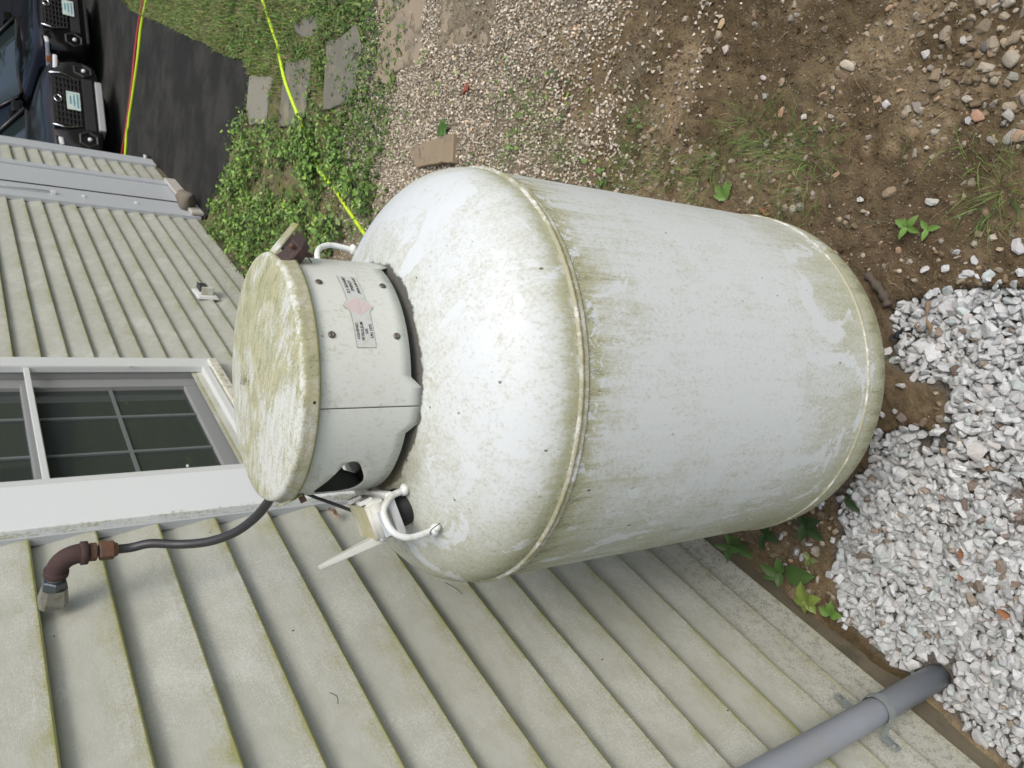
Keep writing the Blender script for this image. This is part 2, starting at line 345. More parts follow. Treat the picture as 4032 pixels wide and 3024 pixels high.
MT_zinc = simple('zinc_fitting', (.34, .34, .31), .38, .2, 50, metal=.8, dirt=(.20, .15, .09), dsc=40)
MT_steel = simple('dark_steel', (.10, .12, .135), .35, .2, 40, metal=.7)
MT_hose = simple('black_gas_tube', (.028, .030, .032), .45, .3, 60, bs=.1)
MT_rubber = simple('black_rubber', (.012, .012, .013), .7)
MT_plas = simple('white_plastic_cover', (.52, .54, .50), .5, .08, 30, dirt=(.33, .31, .16), dsc=14)
MT_plasg = simple('algae_plastic', (.40, .39, .24), .6, .2, 22, dirt=(.52, .53, .46), dsc=20)
MT_plasw = simple('clean_white_plastic', (.62, .64, .64), .4, .05, 20)
MT_label = simple('pale_label', (.52, .57, .62), .35, .03, 20)
MT_lug = simple('lug_paint', (.63, .67, .66), .45, .06, 50, dirt=(.42, .42, .30), dsc=45)
MT_stick = simple('decal_film', (.50, .535, .52), .5, .05, 60, dirt=(.44, .45, .37), dsc=60)
MT_line = simple('decal_outline', (.17, .16, .10), .6)
MT_pink = simple('faded_pink_print', (.54, .455, .46), .5, .08, 300, dirt=(.52, .50, .485), dsc=90)
MT_pink2 = simple('faded_pink_mark', (.58, .53, .53), .5, .04, 200)
MT_ink = simple('black_print', (.02, .02, .018), .6, .1)
MT_rivet = simple('oxidised_rivet', (.13, .12, .11), .45, .3, 200, metal=.6)
MT_hoseY = simple('lime_hose', (.50, .72, .03), .45, .1, 20)
MT_hoseR = simple('red_hose', (.45, .045, .06), .45, .1, 20)
MT_dryleaf = simple('dry_leaf', (.22, .10, .045), .8, .4, 60, dirt=(.10, .06, .03), dsc=60)
MT_paleleaf = simple('pale_dead_leaf', (.36, .27, .20), .8, .3, 60, dirt=(.22, .10, .05), dsc=40)
MT_redleaf = simple('red_dry_leaf', (.23, .055, .025), .8, .3, 60)
MT_stick2 = simple('brown_stick', (.20, .145, .085), .85, .3, 60, bs=.6)
MT_bark = simple('dark_bark_piece', (.08, .065, .05), .9, .3, 60, bs=.8)
MT_debris = simple('dark_plant_bits', (.03, .025, .016), .9, .3, 60)

# ------------------------------------------------------------------ ground
WG = [(.40, -.40), (.375, -.311), (.345, -.235), (.288, -.152), (.255, -.10), (.211, -.088), (.16, -.13), (.101, -.139), (.086, -.225), (.096, -.303), (.0, -.351),
      (-.019, -.278), (-.078, -.216), (-.175, -.214), (-.22, -.198), (-.30, -.175), (-.36, -.23), (-.43, -.245), (-.50, -.27), (-.588, -.34), (-.618, -.50), (-.628, -.64), (-.632, -1.0), (-.632, -1.9), (1.5, -1.9), (.9, -1.0)]
DRV = [(-1.49, 6.30), (-1.226, 6.06), (-.94, 5.79), (-.6, 5.74), (-.5, 5.69), (-.30, 5.52), (-.03, 5.46), (.031, 5.71), (.004, 6.36), (.013, 6.9), (.003, 7.56), (-.002, 8.55), (-.046, 10.13), (-.03, 11.1), (.05, 11.6), (.5, 12.2), (1.4, 12.9), (4, 13.6), (9, 14), (9, 40), (-12, 40), (-12, 9.0), (-1.52, 9.0)]
def axis(segs):
    out = [segs[0][0]]
    for a, b, d0, d1 in segs:
        x = a; 
        n = max(2, int(round((b-a)/((d0+d1)/2)))); st = np.linspace(d0, d1, n); st = st/st.sum()*(b-a); out += list(a+np.cumsum(st))
    return np.array(out)
gx = axis([(-60, -3, 12, 1), (-3, -.70, .2, .02), (-.70, 1.1, .0085, .0085), (1.1, 3.5, .02, .25), (3.5, 60, .8, 10)])
gy = axis([(-50, -2.5, 10, .5), (-2.5, -.95, .1, .02), (-.95, 1.3, .0085, .0085), (1.3, 3.6, .012, .02), (3.6, 7, .03, .08), (7, 14, .15, .4), (14, 120, 1, 14)])
GX, GY = np.meshgrid(gx, gy, indexing='ij')
def height(x, y):
    h = (fbm(x, y, 2.2, 3, 1)-.5)*.035+(fbm(x, y, 14, 4, 5)-.5)*.026+(fbm(x, y, 60, 3, 9)-.5)*.013
    h = h*np.clip(1-np.abs(y-4)*0+0, 0, 1)
    rgt = sstep(.15, .9, x)*sstep(-.4, .2, y)*sstep(4, 2, y); h = h+rgt*.015
    g = inpoly(x, y, WG); h = np.where(g, (h*.5)-.030, h)
    h = h-.022*sstep(.16, .07, np.hypot(x+.574, y+.60))
    d = inpoly(x, y, DRV); h = np.where(d, -.045, h)
    return h
GZ = height(GX, GY)
def gcol(x, y):
    n1 = fbm(x+.3*y, y-.25*x, 2.6, 5, 21); n2 = fbm(x, y, 9, 4, 33); n3 = fbm(x, y, 55, 3, 41)
    dark = np.array([.092, .070, .040]); light = np.array([.27, .22, .145]); mid = np.array([.165, .132, .082])
    t = sstep(.38, .62, n1*.6+n2*.2+fbm(x, y, 28, 3, 88)*.2)[..., None]
    c = mid*(1-t)+dark*t
    l = (sstep(.50, .64, fbm(x, y, 4.5, 5, 57)*.6+n2*.2+fbm(x, y, 34, 3, 89)*.2)*.7)[..., None]; c = c*(1-l)+light*l
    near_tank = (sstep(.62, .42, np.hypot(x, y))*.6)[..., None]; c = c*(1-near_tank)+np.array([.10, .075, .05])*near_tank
    c = c*(.75+.5*n3[..., None])
    gp = (sstep(1.0, 1.9, y+(n2-.5)*1.2)*sstep(1.6, .9, x))[..., None]; c = c*(1-gp*.8)+np.array([.24, .22, .175])*gp*.8*(.7+.6*n3[..., None])
    lawn = (sstep(3.2, 3.6, y+(n2-.5)*.6+0*x)*(.55+.45*sstep(.4, .6, n2)))[..., None]; c = c*(1-lawn)+np.array([.13, .135, .06])*lawn*(.6+.8*n2[..., None])
    lw2 = sstep(1.6, 2.6, x)[..., None]; c = c*(1-lw2)+np.array([.08, .10, .035])*lw2*(.7+.6*n2[..., None])
    c = c*np.array([1.04, 1.0, .90])
    g = inpoly(x, y, WG)[..., None]; c = np.where(g, np.array([.15, .14, .12])*(.6+.7*n3[..., None]), c)
    return c
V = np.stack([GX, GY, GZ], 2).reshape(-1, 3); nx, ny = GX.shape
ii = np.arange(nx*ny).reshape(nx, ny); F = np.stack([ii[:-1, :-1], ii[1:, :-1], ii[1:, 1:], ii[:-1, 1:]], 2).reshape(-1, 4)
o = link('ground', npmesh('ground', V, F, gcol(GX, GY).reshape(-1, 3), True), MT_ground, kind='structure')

def flat_poly(name, poly, z0, z1, mat, parent=None, bev=.004, sub=None, jit=0, kind=None):
    bm = bmesh.new(); pts = []
    n = len(poly)
    for i in range(n):
        a = Vector((*poly[i], 0)); b = Vector((*poly[(i+1) % n], 0)); k = max(1, int((b-a).length/(sub or 1e9)))
        for q in range(k):
            p = a.lerp(b, q/k); pts.append((p.x+random.uniform(-jit, jit), p.y+random.uniform(-jit, jit)))
    vs = [bm.verts.new((x, y, z0)) for x, y in pts]; f = bm.faces.new(vs)
    r = bmesh.ops.extrude_face_region(bm, geom=[f]); top = [v for v in r['geom'] if isinstance(v, bmesh.types.BMVert)]
    bmesh.ops.translate(bm, verts=top, vec=(0, 0, z1-z0))
    if bev:
        es = [e for e in bm.edges if all(v in top for v in e.verts)]; bmesh.ops.bevel(bm, geom=es, offset=bev, segments=1, affect='EDGES')
    bmesh.ops.triangulate(bm, faces=[f for f in bm.faces if len(f.verts) > 4])
    o = link(name, bmmesh(name, bm), mat, parent)
    if kind: o['kind'] = kind
    return o
flat_poly('driveway', DRV, -.06, .002, MT_asph, kind='structure', sub=.07, jit=.012, bev=0)

# pavers of the stepping path
PAV = [([(-.047, 5.46), (.034, 4.88), (-.116, 4.942), (-.322, 4.92), (-.403, 5.30), (-.316, 5.42)], MT_conc, 'pale concrete stepping stone touching the edge of the asphalt driveway'),
       ([(.163, 4.661), (.264, 4.205), (.078, 4.143), (-.098, 4.167), (-.214, 4.279), (-.273, 4.61), (-.01, 4.671)], MT_paver, 'dark slate stepping stone crossed by the lime hose'),
       ([(.386, 3.987), (.446, 3.761), (.536, 3.589), (.437, 3.449), (.307, 3.428), (.198, 3.427), (.099, 3.486), (-.022, 3.866), (.185, 3.916)], MT_paver, 'grey slate stepping stone between the lime hose and the sandy slabs'),
       ([(.419, 4.606), (.516, 4.35), (.514, 4.195), (.476, 4.152), (.39, 4.238), (.358, 4.437), (.379, 4.558)], MT_paver, 'small round dark slate stone in the weeds at the edge of the path'),
       ([(1.0, 3.36), (.693, 3.348), (.625, 3.297), (.55, 3.187), (.466, 3.22), (.272, 3.165), (.286, 2.988), (.357, 2.952), (.399, 2.82), (.431, 2.692), (.644, 2.757), (1.0, 2.80)], MT_paver2, 'large sandy slab with a grey corner between weeds and gravel'),
       ([(1.05, 2.62), (.755, 2.597), (.522, 2.513), (.549, 2.455), (.583, 2.336), (.610, 2.075), (.713, 2.079), (1.05, 2.05)], MT_paver2, 'sand coated slab nearest the tank, half buried in pebbles')]
for poly, m, lb in PAV:
    tag(flat_poly('stepping_stone', poly, -.04, .016, m, bev=.006, sub=.06, jit=.008), lb, 'stepping stone', 'stepping stones of the path')

# ------------------------------------------------------------------ scatter of stones
def hull(n, seed, sq=(1, .8, .6), rnd=0.0):
    r = random.Random(seed); bm = bmesh.new()
    for _ in range(n):
        v = Vector((r.gauss(0, 1), r.gauss(0, 1), r.gauss(0, 1))).normalized()
        v = Vector((math.copysign(abs(v.x)**(.75), v.x), math.copysign(abs(v.y)**(.75), v.y), math.copysign(abs(v.z)**(.75), v.z)))
        bm.verts.new((v.x*sq[0], v.y*sq[1], v.z*sq[2]))
    res = bmesh.ops.convex_hull(bm, input=bm.verts)
    bmesh.ops.delete(bm, geom=[v for v in bm.verts if not v.link_faces], context='VERTS')
    if rnd: bmesh.ops.bevel(bm, geom=list(bm.edges), offset=rnd, segments=1, affect='EDGES')
    bmesh.ops.triangulate(bm, faces=bm.faces); bmesh.ops.recalc_face_normals(bm, faces=bm.faces)
    bm.verts.ensure_lookup_table(); bm.verts.index_update()
    V = np.array([v.co[:] for v in bm.verts]); F = np.array([[v.index for v in f.verts] for f in bm.faces]); bm.free(); return V, F
CH = [hull(16, 100+i, (1, .82, .62)) for i in range(14)]
CHL = [hull(9, 200+i, (1, .82, .65)) for i in range(8)]
RND = [hull(40, 300+i, (1, .85, .6)) for i in range(5)]
def rotm(n, flat=0.0):
    q = RNG.normal(size=(n, 4)); 
    if flat: q[:, 1:3] *= (1-flat)
    q /= np.linalg.norm(q, axis=1)[:, None]; w, x, y, z = q.T
    return np.stack([1-2*(y*y+z*z), 2*(x*y-z*w), 2*(x*z+y*w), 2*(x*y+z*w), 1-2*(x*x+z*z), 2*(y*z-x*w), 2*(x*z-y*w), 2*(y*z+x*w), 1-2*(x*x+y*y)], 1).reshape(-1, 3, 3)
def scatter(name, T, pos, rad, col, mat, flat=.5, stretch=.25, smooth=False, label=None):
    n = len(pos); R = rotm(n, flat); st = 1+RNG.uniform(-stretch, stretch, (n, 3)); tid = RNG.integers(0, len(T), n); VV, FF, CC = [], [], []; off = 0
    for t in range(len(T)):
        s = np.where(tid == t)[0]; 
        if not len(s): continue
        tv, tf = T[t]; v = tv[None]*st[s][:, None]*rad[s][:, None, None]; v = np.einsum('nij,nkj->nki', R[s], v)+pos[s][:, None]
        VV.append(v.reshape(-1, 3)); FF.append((tf[None]+(np.arange(len(s))*len(tv))[:, None, None]+off).reshape(-1, 3)); CC.append(np.repeat(col[s], len(tv), 0)); off += len(s)*len(tv)
    o = link(name, npmesh(name, np.concatenate(VV), np.concatenate(FF), np.concatenate(CC), smooth), mat, kind='stuff')
    if label: o['label'] = label
    return o
def jgrid(x0, x1, y0, y1, d, j=.45):
    X, Y = np.meshgrid(np.arange(x0, x1, d), np.arange(y0, y1, d), indexing='ij'); n = X.size
    return X.ravel()+RNG.uniform(-j, j, n)*d, Y.ravel()+RNG.uniform(-j, j, n)*d
# white granite chips, three loose layers
P_, R_, K_ = [], [], []
for lay, (d, zz, keep) in enumerate(((.0180, .002, 1.0), (.0185, .010, .95), (.0200, .019, .82))):
    x, y = jgrid(-.66, 1.3, -1.85, -.05, d); n1 = fbm(x, y, 9, 3, 77)
    k = inpoly(x+(n1-.5)*.05, y+(fbm(x, y, 9, 3, 78)-.5)*.05, WG) & (RNG.random(len(x)) < keep) & (x > XN+.004+.02*(lay < 1)) & (np.hypot(x+.574, y+.597) > .046) & ~((np.hypot(x+.574-.03, y+.597) < .055) & (lay > 0))
    hole = (np.hypot((x+.02)/1.0, (y+.33)/.55) < .07); k &= ~(hole & (RNG.random(len(x)) < .8))
    x, y = x[k], y[k]; r = (.0074+.0098*RNG.random(len(x)))*np.where(RNG.random(len(x)) < .16, 1.35, 1); 
    P_.append(np.stack([x, y, height(x, y)+zz+RNG.uniform(-.003, .004, len(x))], 1)); R_.append(r)
# strays along the border
x = np.concatenate([RNG.uniform(-.62, .55, 150), RNG.uniform(.30, .46, 60)]); y = np.concatenate([RNG.uniform(-.42, -.02, 150), RNG.uniform(-.36, -.16, 60)]); k = ~inpoly(x, y, WG) & (np.hypot(x, y) < .6) & (RNG.random(210) < .62) & (y < -.05-.25*(x > .42)); x, y = x[k], y[k]
P_.append(np.stack([x, y, height(x, y)+.004], 1)); R_.append(RNG.uniform(.008, .015, len(x)))
P_ = np.concatenate(P_); R_ = np.concatenate(R_); n = len(P_)
kc = 1.04*np.array([[.43, .45, .45], [.48, .50, .50], [.37, .385, .385], [.40, .395, .38], [.38, .43, .42], [.25, .215, .17]])
kc = kc[RNG.choice(6, n, p=[.37, .27, .22, .07, .05, .02])]*RNG.uniform(.85, 1.12, (n, 1))
scatter('white_gravel', CH, P_, R_, kc, MT_stone, .55, .3)
# brown stones showing through the gravel
m = 150; x = -.045+RNG.normal(0, .038, m); y = -.580+RNG.normal(0, .016, m); scatter('dark_gravel', CH, np.stack([x, y, height(x, y)+.020+RNG.uniform(0, .004, m)], 1), RNG.uniform(.006, .014, m), np.array([[.175, .15, .135]])*RNG.uniform(.6, 1.3, (m, 1)), MT_stone)
m = 260; x = RNG.uniform(-.6, .4, m); y = RNG.uniform(-.95, -.15, m); k = (fbm(x, y, 5, 2, 91) > .655) | (np.hypot(x+.02, y+.33) < .09); x, y = x[k], y[k]
scatter('brown_gravel', CH, np.stack([x, y, height(x, y)+.018*(np.hypot(x+.02, y+.33) > .09)+.003], 1), RNG.uniform(.008, .016, len(x)), np.array([[.23, .19, .155]])*RNG.uniform(.6, 1.3, (len(x), 1)), MT_stone)
# grey pebble gravel of the path
x, y = jgrid(-.9, 1.35, .7, 3.7, .0135); n2 = fbm(x, y, 6, 4, 61); dens = sstep(.75, 2.0, y+(n2-.5)*1.6)*sstep(3.75, 3.2, y+(n2-.5)*.4)*sstep(-.75, -.25, x+(n2-.5)*.5)*.93+.03
for poly, m_, l_ in PAV: dens = dens*np.where(inpoly(x, y, poly), .02, 1)
k = (RNG.random(len(x)) < dens) & (np.hypot(x, y) > .4); x, y = x[k], y[k]; n = len(x)
pc = np.array([[.36, .33, .28], [.29, .265, .225], [.45, .42, .36], [.25, .20, .14], [.42, .31, .21], [.14, .13, .11]])[RNG.choice(6, n, p=[.38, .27, .24, .06, .02, .03])]*RNG.uniform(.8, 1.2, (n, 1))*np.array([1.42, 1.40, 1.32])
scatter('path_gravel', CHL, np.stack([x, y, height(x, y)+.002+RNG.uniform(0, .004, n)], 1), RNG.uniform(.0045, .0098, n), pc, MT_peb, .4, .3)
# stones and grit worked into the soil
def soil_mask(x, y): return ~inpoly(x, y, WG) & (np.hypot(x, y) > .3) & (x > XN+.02)
def tint(n, g=1): return np.array([[.29, .25, .195], [.22, .18, .13], [.36, .33, .285], [.17, .13, .085], [.36, .26, .185], [.26, .245, .22]])[RNG.choice(6, n, p=[.25, .26, .15, .2, .05, .09])]*RNG.uniform(.7, 1.15, (n, 1))*g
m = 46000; x = RNG.uniform(-.62, 1.2, m); y = RNG.uniform(-.75, 2.3, m); k = soil_mask(x, y) & (RNG.random(m) < .25+.75*sstep(.42, .62, fbm(x, y, 7, 3, 13))); x, y = x[k], y[k]; n = len(x)
scatter('soil_grit', CHL[:4], np.stack([x, y, height(x, y)+.0005], 1), RNG.uniform(.0012, .0036, n), tint(n, .8), MT_peb, .3, .3)
m = 42000; x = RNG.uniform(-.62, 1.2, m); y = RNG.uniform(-.75, 2.6, m); k = soil_mask(x, y) & (RNG.random(m) < .25+.75*sstep(.40, .60, fbm(x, y, 11, 3, 97))); x, y = x[k], y[k]; n = len(x)
scatter('soil_clods', CHL, np.stack([x, y, height(x, y)], 1), .0016+.0075*RNG.random(n)**3.2, gcol(x, y)*RNG.uniform(.75, 1.3, (n, 1)), MT_ground, .2, .35)
m = 20000; x = RNG.uniform(-.62, 1.2, m); y = RNG.uniform(-.75, 2.3, m); k = soil_mask(x, y) & (RNG.random(m) < .09+.62*sstep(.47, .60, fbm(x, y, 4.5, 5, 57)*.6+fbm(x, y, 9, 4, 33)*.2+fbm(x, y, 5, 3, 19)*.2)+.45*sstep(.6, .78, x)*sstep(.2, -.05, y)); x, y = x[k], y[k]; n = len(x)
scatter('soil_pebbles', CH+RND, np.stack([x, y, height(x, y)+.0005], 1), (.0030+.0085*RNG.random(n)**1.8)*np.where(RNG.random(n) < .10, 1.6, 1), tint(n, np.array([1.0, .98, .90])), MT_stone, .5, .3)
m = 420; x = RNG.uniform(.64, 1.15, m); y = RNG.uniform(-.55, .12, m); k = RNG.random(m) < sstep(.66, .86, x-.5*(y+.1)); x, y = x[k], y[k]; n = len(x)
scatter('field_stones', RND+CH[:4], np.stack([x, y, height(x, y)+.001], 1), RNG.uniform(.008, .017, n), tint(n, np.array([.92, .92, .86])), MT_stone, .75, .3)

# single stones one can point to: (x, y, half length, half width, yaw, colour, shape, label)
ST = [(.777, .306, .0275, .0125, 75, (.42, .38, .29), 'r', 'long smooth pale oval stone lying on bare brown soil'),
      (.751, .311, .026, .010, 80, (.15, .11, .07), 'r', 'flat brown stone sunk in soil just below the pale oval stone'),
      (.831, .106, .012, .011, 20, (.42, .41, .38), 'a', 'light grey angular stone alone on soil left of the stone cluster'),
      (.874, .030, .011, .008, 30, (.40, .39, .35), 'a', 'small pale grey chip at the top of the stone cluster'),
      (.866, -.025, .013, .012, 0, (.12, .11, .10), 'r', 'dark charcoal round stone with a ring in the stone cluster'),
      (.878, -.068, .013, .009, 40, (.33, .27, .18), 'r', 'tan rounded stone near the picture edge above the big grey cobble'),
      (.893, -.083, .015, .012, 10, (.24, .20, .14), 'r', 'brown stone cut by the picture edge'),
      (.848, -.094, .021, .018, 60, (.30, .27, .21), 'r', 'largest grey tan cobble in the stone cluster at the picture edge'),
      (.826, -.050, .018, .013, 70, (.34, .31, .24), 'a', 'pale tan stone under the dark ringed stone'),
      (.831, -.003, .014, .014, 0, (.14, .12, .09), 'r', 'dark brown round stone at the left of the cluster'),
      (.846, -.017, .010, .008, 90, (.20, .14, .08), 'r', 'small reddish brown pebble beside the dark round stone'),
      (.855, -.045, .011, .008, 40, (.27, .19, .12), 'r', 'orange tan pebble beside the dark ringed stone'),
      (.812, -.117, .015, .011, 70, (.24, .23, .19), 'a', 'grey stone below the big cobble at the picture edge'),
      (.797, -.083, .011, .011, 0, (.27, .24, .17), 'r', 'beige pebble below the pale tan stone'),
      (.718, -.081, .018, .013, 60, (.38, .235, .16), 'r', 'salmon pink rounded stone on dark soil'),
      (.705, -.065, .010, .009, 10, (.36, .36, .35), 'a', 'small grey white chip just below the pink stone'),
      (.690, -.172, .021, .014, -20, (.30, .28, .245), 'r', 'grey flattened cobble standing on soil at the picture edge'),
      (.731, -.150, .017, .011, 50, (.32, .31, .27), 'a', 'grey wedge stone right of the pink stone'),
      (.510, -.072, .0165, .011, 85, (.37, .38, .34), 'a', 'speckled grey stone beside the leafy seedling'),
      (.703, .152, .012, .009, 60, (.42, .41, .40), 'a', 'light grey stone with a dark notch in the middle of the soil'),
      (.703, .493, .015, .010, 0, (.25, .20, .13), 'r', 'upright brown egg shaped stone on sandy soil'),
      (.705, .560, .012, .007, 80, (.42, .38, .35), 'r', 'small pinkish white oval stone beyond the egg shaped one'),
      (.656, .527, .010, .010, 0, (.30, .28, .26), 'a', 'rough grey lump stone below the pinkish oval'),
      (.625, .452, .016, .009, -10, (.37, .25, .17), 'a', 'pinkish tan flake lying on sandy soil above the grass'),
      (.627, .376, .009, .008, 30, (.47, .45, .40), 'a', 'small squarish white stone above the grass patch'),
      (.463, .104, .011, .008, 80, (.45, .44, .41), 'a', 'white chip on soil between grass patch and tank'),
      (.829, .789, .018, .013, -30, (.42, .32, .185), 'a', 'yellow tan angular stone on dark soil far from the tank'),
      (.761, .741, .015, .012, 20, (.42, .37, .33), 'a', 'crumbly whitish stone near the yellow tan one'),
      (.471, -.300, .020, .014, 30, (.42, .42, .42), 'a', 'white granite chunk at the picture edge above the gravel')]
for i, (x, y, a, b, yaw, c, sh, lb) in enumerate(ST):
    v, f = (RND if sh == 'r' else CH)[i % 5]; v = v/np.abs(v).max(0)*np.array([a, b, min(a, b)*.62])
    me = npmesh('stone', v, f, np.repeat(np.array([c]), len(v), 0), sh == 'r'); o = link('stone', me, MT_stone)
    if sh == 'r':
        md = o.modifiers.new('s', 'SUBSURF'); md.levels = md.render_levels = 1
    o.location = (x, y, float(height(np.array([x]), np.array([y]))[0])+.004); o.rotation_euler = (0, 0, math.radians(yaw)); tag(o, lb, 'stone', 'larger stones lying on the soil')

# ------------------------------------------------------------------ leaves, weeds, grass
LEAF_T = (np.array([[0, 0, 0], [.28, .26, .05], [.30, 0, .0], [.28, -.26, .05], [.68, .22, .03], [.70, 0, -.03], [.68, -.22, .03], [1, 0, -.10]]),
          np.array([[0, 2, 1], [0, 3, 2], [1, 2, 5], [1, 5, 4], [2, 3, 6], [2, 6, 5], [4, 5, 7], [5, 6, 7]]))
def leaf_field(name, pos, size, tilt, col, mat, label=None):
    n = len(pos); yaw = RNG.uniform(0, 2*np.pi, n); tv, tf = LEAF_T; v = tv[None]*size[:, None, None]*np.array([1, 1, 1]); v = np.repeat(v, 1, 0).copy()
    v[:, :, 1] *= RNG.uniform(.7, 1.3, (n, 1))
    c, s = np.cos(tilt)[:, None], np.sin(tilt)[:, None]; x = v[:, :, 0]*c-v[:, :, 2]*s; z = v[:, :, 0]*s+v[:, :, 2]*c; y = v[:, :, 1]
    ro = RNG.normal(0, .35, n)[:, None]; y, z = y*np.cos(ro)-z*np.sin(ro), y*np.sin(ro)+z*np.cos(ro)
    c, s = np.cos(yaw)[:, None], np.sin(yaw)[:, None]; V = np.stack([x*c-y*s, x*s+y*c, z], 2)+pos[:, None]
    F = (tf[None]+(np.arange(n)*8)[:, None, None]).reshape(-1, 3)
    o = link(name, npmesh(name, V.reshape(-1, 3), F, np.repeat(col, 8, 0)), mat, kind='stuff')
    if label: o['label'] = label
    return o
GREENS = np.array([[.125, .235, .045], [.085, .165, .036], [.18, .30, .058], [.055, .105, .03], [.22, .29, .115], [.27, .33, .08]])
def greens(n, p=None, g=1.0): return GREENS[RNG.choice(6, n, p=p or [.3, .26, .16, .16, .08, .04])]*RNG.uniform(.75, 1.2, (n, 1))*g
WEED = [(-1.50, 6.0), (-1.1, 5.9), (-.82, 5.75), (-.45, 5.62), (-.30, 5.45), (-.33, 4.9), (-.20, 4.5), (-.25, 4.2), (-.08, 4.05), (-.02, 3.75), (-.06, 3.3), (-.18, 2.95), (-.5, 2.9), (-.75, 3.2), (-.9, 3.6), (-1.50, 3.6)]
m = 90000; x = RNG.uniform(-1.52, 1.2, m); y = RNG.uniform(2.2, 6.3, m); nz = fbm(x, y, 5, 4, 3)
inw = inpoly(x+(nz-.5)*.5, y+(fbm(x, y, 5, 3, 4)-.5)*.5, WEED); clump = fbm(x, y, 9, 3, 8)
edge_ = sstep(3.15, 3.9, y+(nz-.5)*1.3)*.5*(~inw)*sstep(.36, .5, nz)
band_ = ((x > -.45) & (x < .75) & (y > 2.9) & (y < 5.6))*sstep(.36, .50, nz)*.75
k = (inw & (RNG.random(m) < .05+.95*sstep(.42, .56, clump)*(.35+.65*sstep(-.15, -.55, x+.15*(y-4))))) | (RNG.random(m) < edge_) | (RNG.random(m) < band_)
for poly, m_, l_ in PAV: k &= ~(inpoly(x, y, [((a-.15)*.90+.15, b) for a, b in poly]) & (RNG.random(m) > .05+.5*(nz > .56)))
k &= ~inpoly(x, y, DRV)
HP = np.array([(-.36, 3.77), (-.379, 3.673), (-.418, 3.417), (-.459, 3.285), (-.494, 3.139), (-.531, 2.986), (-.60, 2.7)])
hx = np.interp(y, HP[::-1, 1], HP[::-1, 0]); k &= ~((y < 3.76) & (y > 2.7) & (x-hx < .05) & (x-hx > -.035-.10*(RNG.random(m) < .6)))
hx2 = np.interp(y, [4.2, 4.378, 4.575, 4.75, 4.884, 5.02, 5.19, 5.39], [-.15, -.064, .044, .16, .247, .336, .415, .524]); k &= ~((y > 4.2) & (y < 5.4) & (np.abs(x-hx2) < .05))
x, y, cl, iw = x[k], y[k], clump[k], inw[k]; n = len(x); hh = RNG.uniform(0, 1, n)**1.4*np.where(iw, .11, .035)*np.clip(.3+2.2*(cl-.32), .2, 1.5)
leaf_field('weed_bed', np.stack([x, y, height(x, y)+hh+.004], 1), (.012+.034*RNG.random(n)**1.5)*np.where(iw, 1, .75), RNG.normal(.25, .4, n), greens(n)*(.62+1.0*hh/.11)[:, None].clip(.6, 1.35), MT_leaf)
m = 900; t_ = RNG.random(m); x = -.20-.16*t_+RNG.normal(0, .06, m); y = 4.12-.34*t_+RNG.normal(0, .05, m); n = m
leaf_field('hose_weeds', np.stack([x, y, height(x, y)+RNG.uniform(.02, .11, n)], 1), RNG.uniform(.018, .042, n), RNG.normal(.2, .35, n), greens(n), MT_leaf)
# sparse small weeds in the pebbles behind the tank
m = 5200; x = RNG.uniform(-.75, .6, m); y = RNG.uniform(1.0, 3.3, m); c_ = fbm(x, y, 6, 3, 55); k = (c_ > .535-.10*sstep(.1, -.5, x)) & (RNG.random(m) < .8*sstep(.75, .1, x)); x, y = x[k], y[k]; n = len(x)
for poly, m_, l_ in PAV:
    q = ~inpoly(x, y, poly); x, y = x[q], y[q]
n = len(x); leaf_field('sparse_weeds', np.stack([x, y, height(x, y)+RNG.uniform(.003, .035, n)], 1), RNG.uniform(.012, .030, n), RNG.normal(.3, .4, n), greens(n), MT_leaf)
# lawn beside the drive: blades
def blades(name, x, y, hgt, wid, col, lean=.5, seg=1, kind='stuff', z=None, yaw=None, parent=None):
    n = len(x); yaw = RNG.uniform(0, 2*np.pi, n) if yaw is None else yaw; z0 = height(x, y) if z is None else z; L = RNG.uniform(.2, 1, n)*lean
    px, py = np.cos(yaw+1.57), np.sin(yaw+1.57); rows = []
    for i in range(seg+1):
        t = i/seg if seg else 1; w_ = wid*(1-t**1.6)*.5+.0001; hx = L*hgt*t*t; hz = hgt*(t-.42*L*t*t)
        cx, cy, cz = x+np.cos(yaw)*hx, y+np.sin(yaw)*hx, z0+hz
        rows.append(np.stack([cx-px*w_, cy-py*w_, cz], 1)); rows.append(np.stack([cx+px*w_, cy+py*w_, cz], 1))
    V = np.stack(rows, 1); k = 2*(seg+1); f = np.array([[2*i, 2*i+1, 2*i+3, 2*i+2] for i in range(seg)]); F = (f[None]+(np.arange(n)*k)[:, None, None]).reshape(-1, 4)
    return link(name, npmesh(name, V.reshape(-1, 3), F, np.repeat(col, k, 0)), MT_leaf, parent, kind=kind)
m = 95000; x = RNG.uniform(-.1, 1.5, m)**1; y = 3.35+(RNG.random(m)**.8)*9; nz = fbm(x, y, 3, 4, 66); k = (RNG.random(m) < .35+.9*sstep(.35, .55, nz)) & ~inpoly(x+.02, y, DRV) & (y+(nz-.5)*.8 > 3.55)
for poly, m_, l_ in PAV: k &= ~inpoly(x, y, poly)
x, y, nz = x[k], y[k], nz[k]; n = len(x); dry = (RNG.random(n) < .30)[:, None]
gc = np.where(dry, np.array([[.26, .21, .11]]), greens(n, [.34, .2, .2, .06, .12, .08])); blades('lawn_grass', x, y, RNG.uniform(.025, .07, n), RNG.uniform(.003, .008, n), gc, .9, 2)
m = 26000; x = RNG.uniform(.0, 1.3, m); y = RNG.uniform(3.4, 10.5, m); nz = fbm(x, y, 4, 3, 67); k = (nz > .46) & ~inpoly(x+.02, y, DRV)
for poly, m_, l_ in PAV: k &= ~inpoly(x, y, poly)
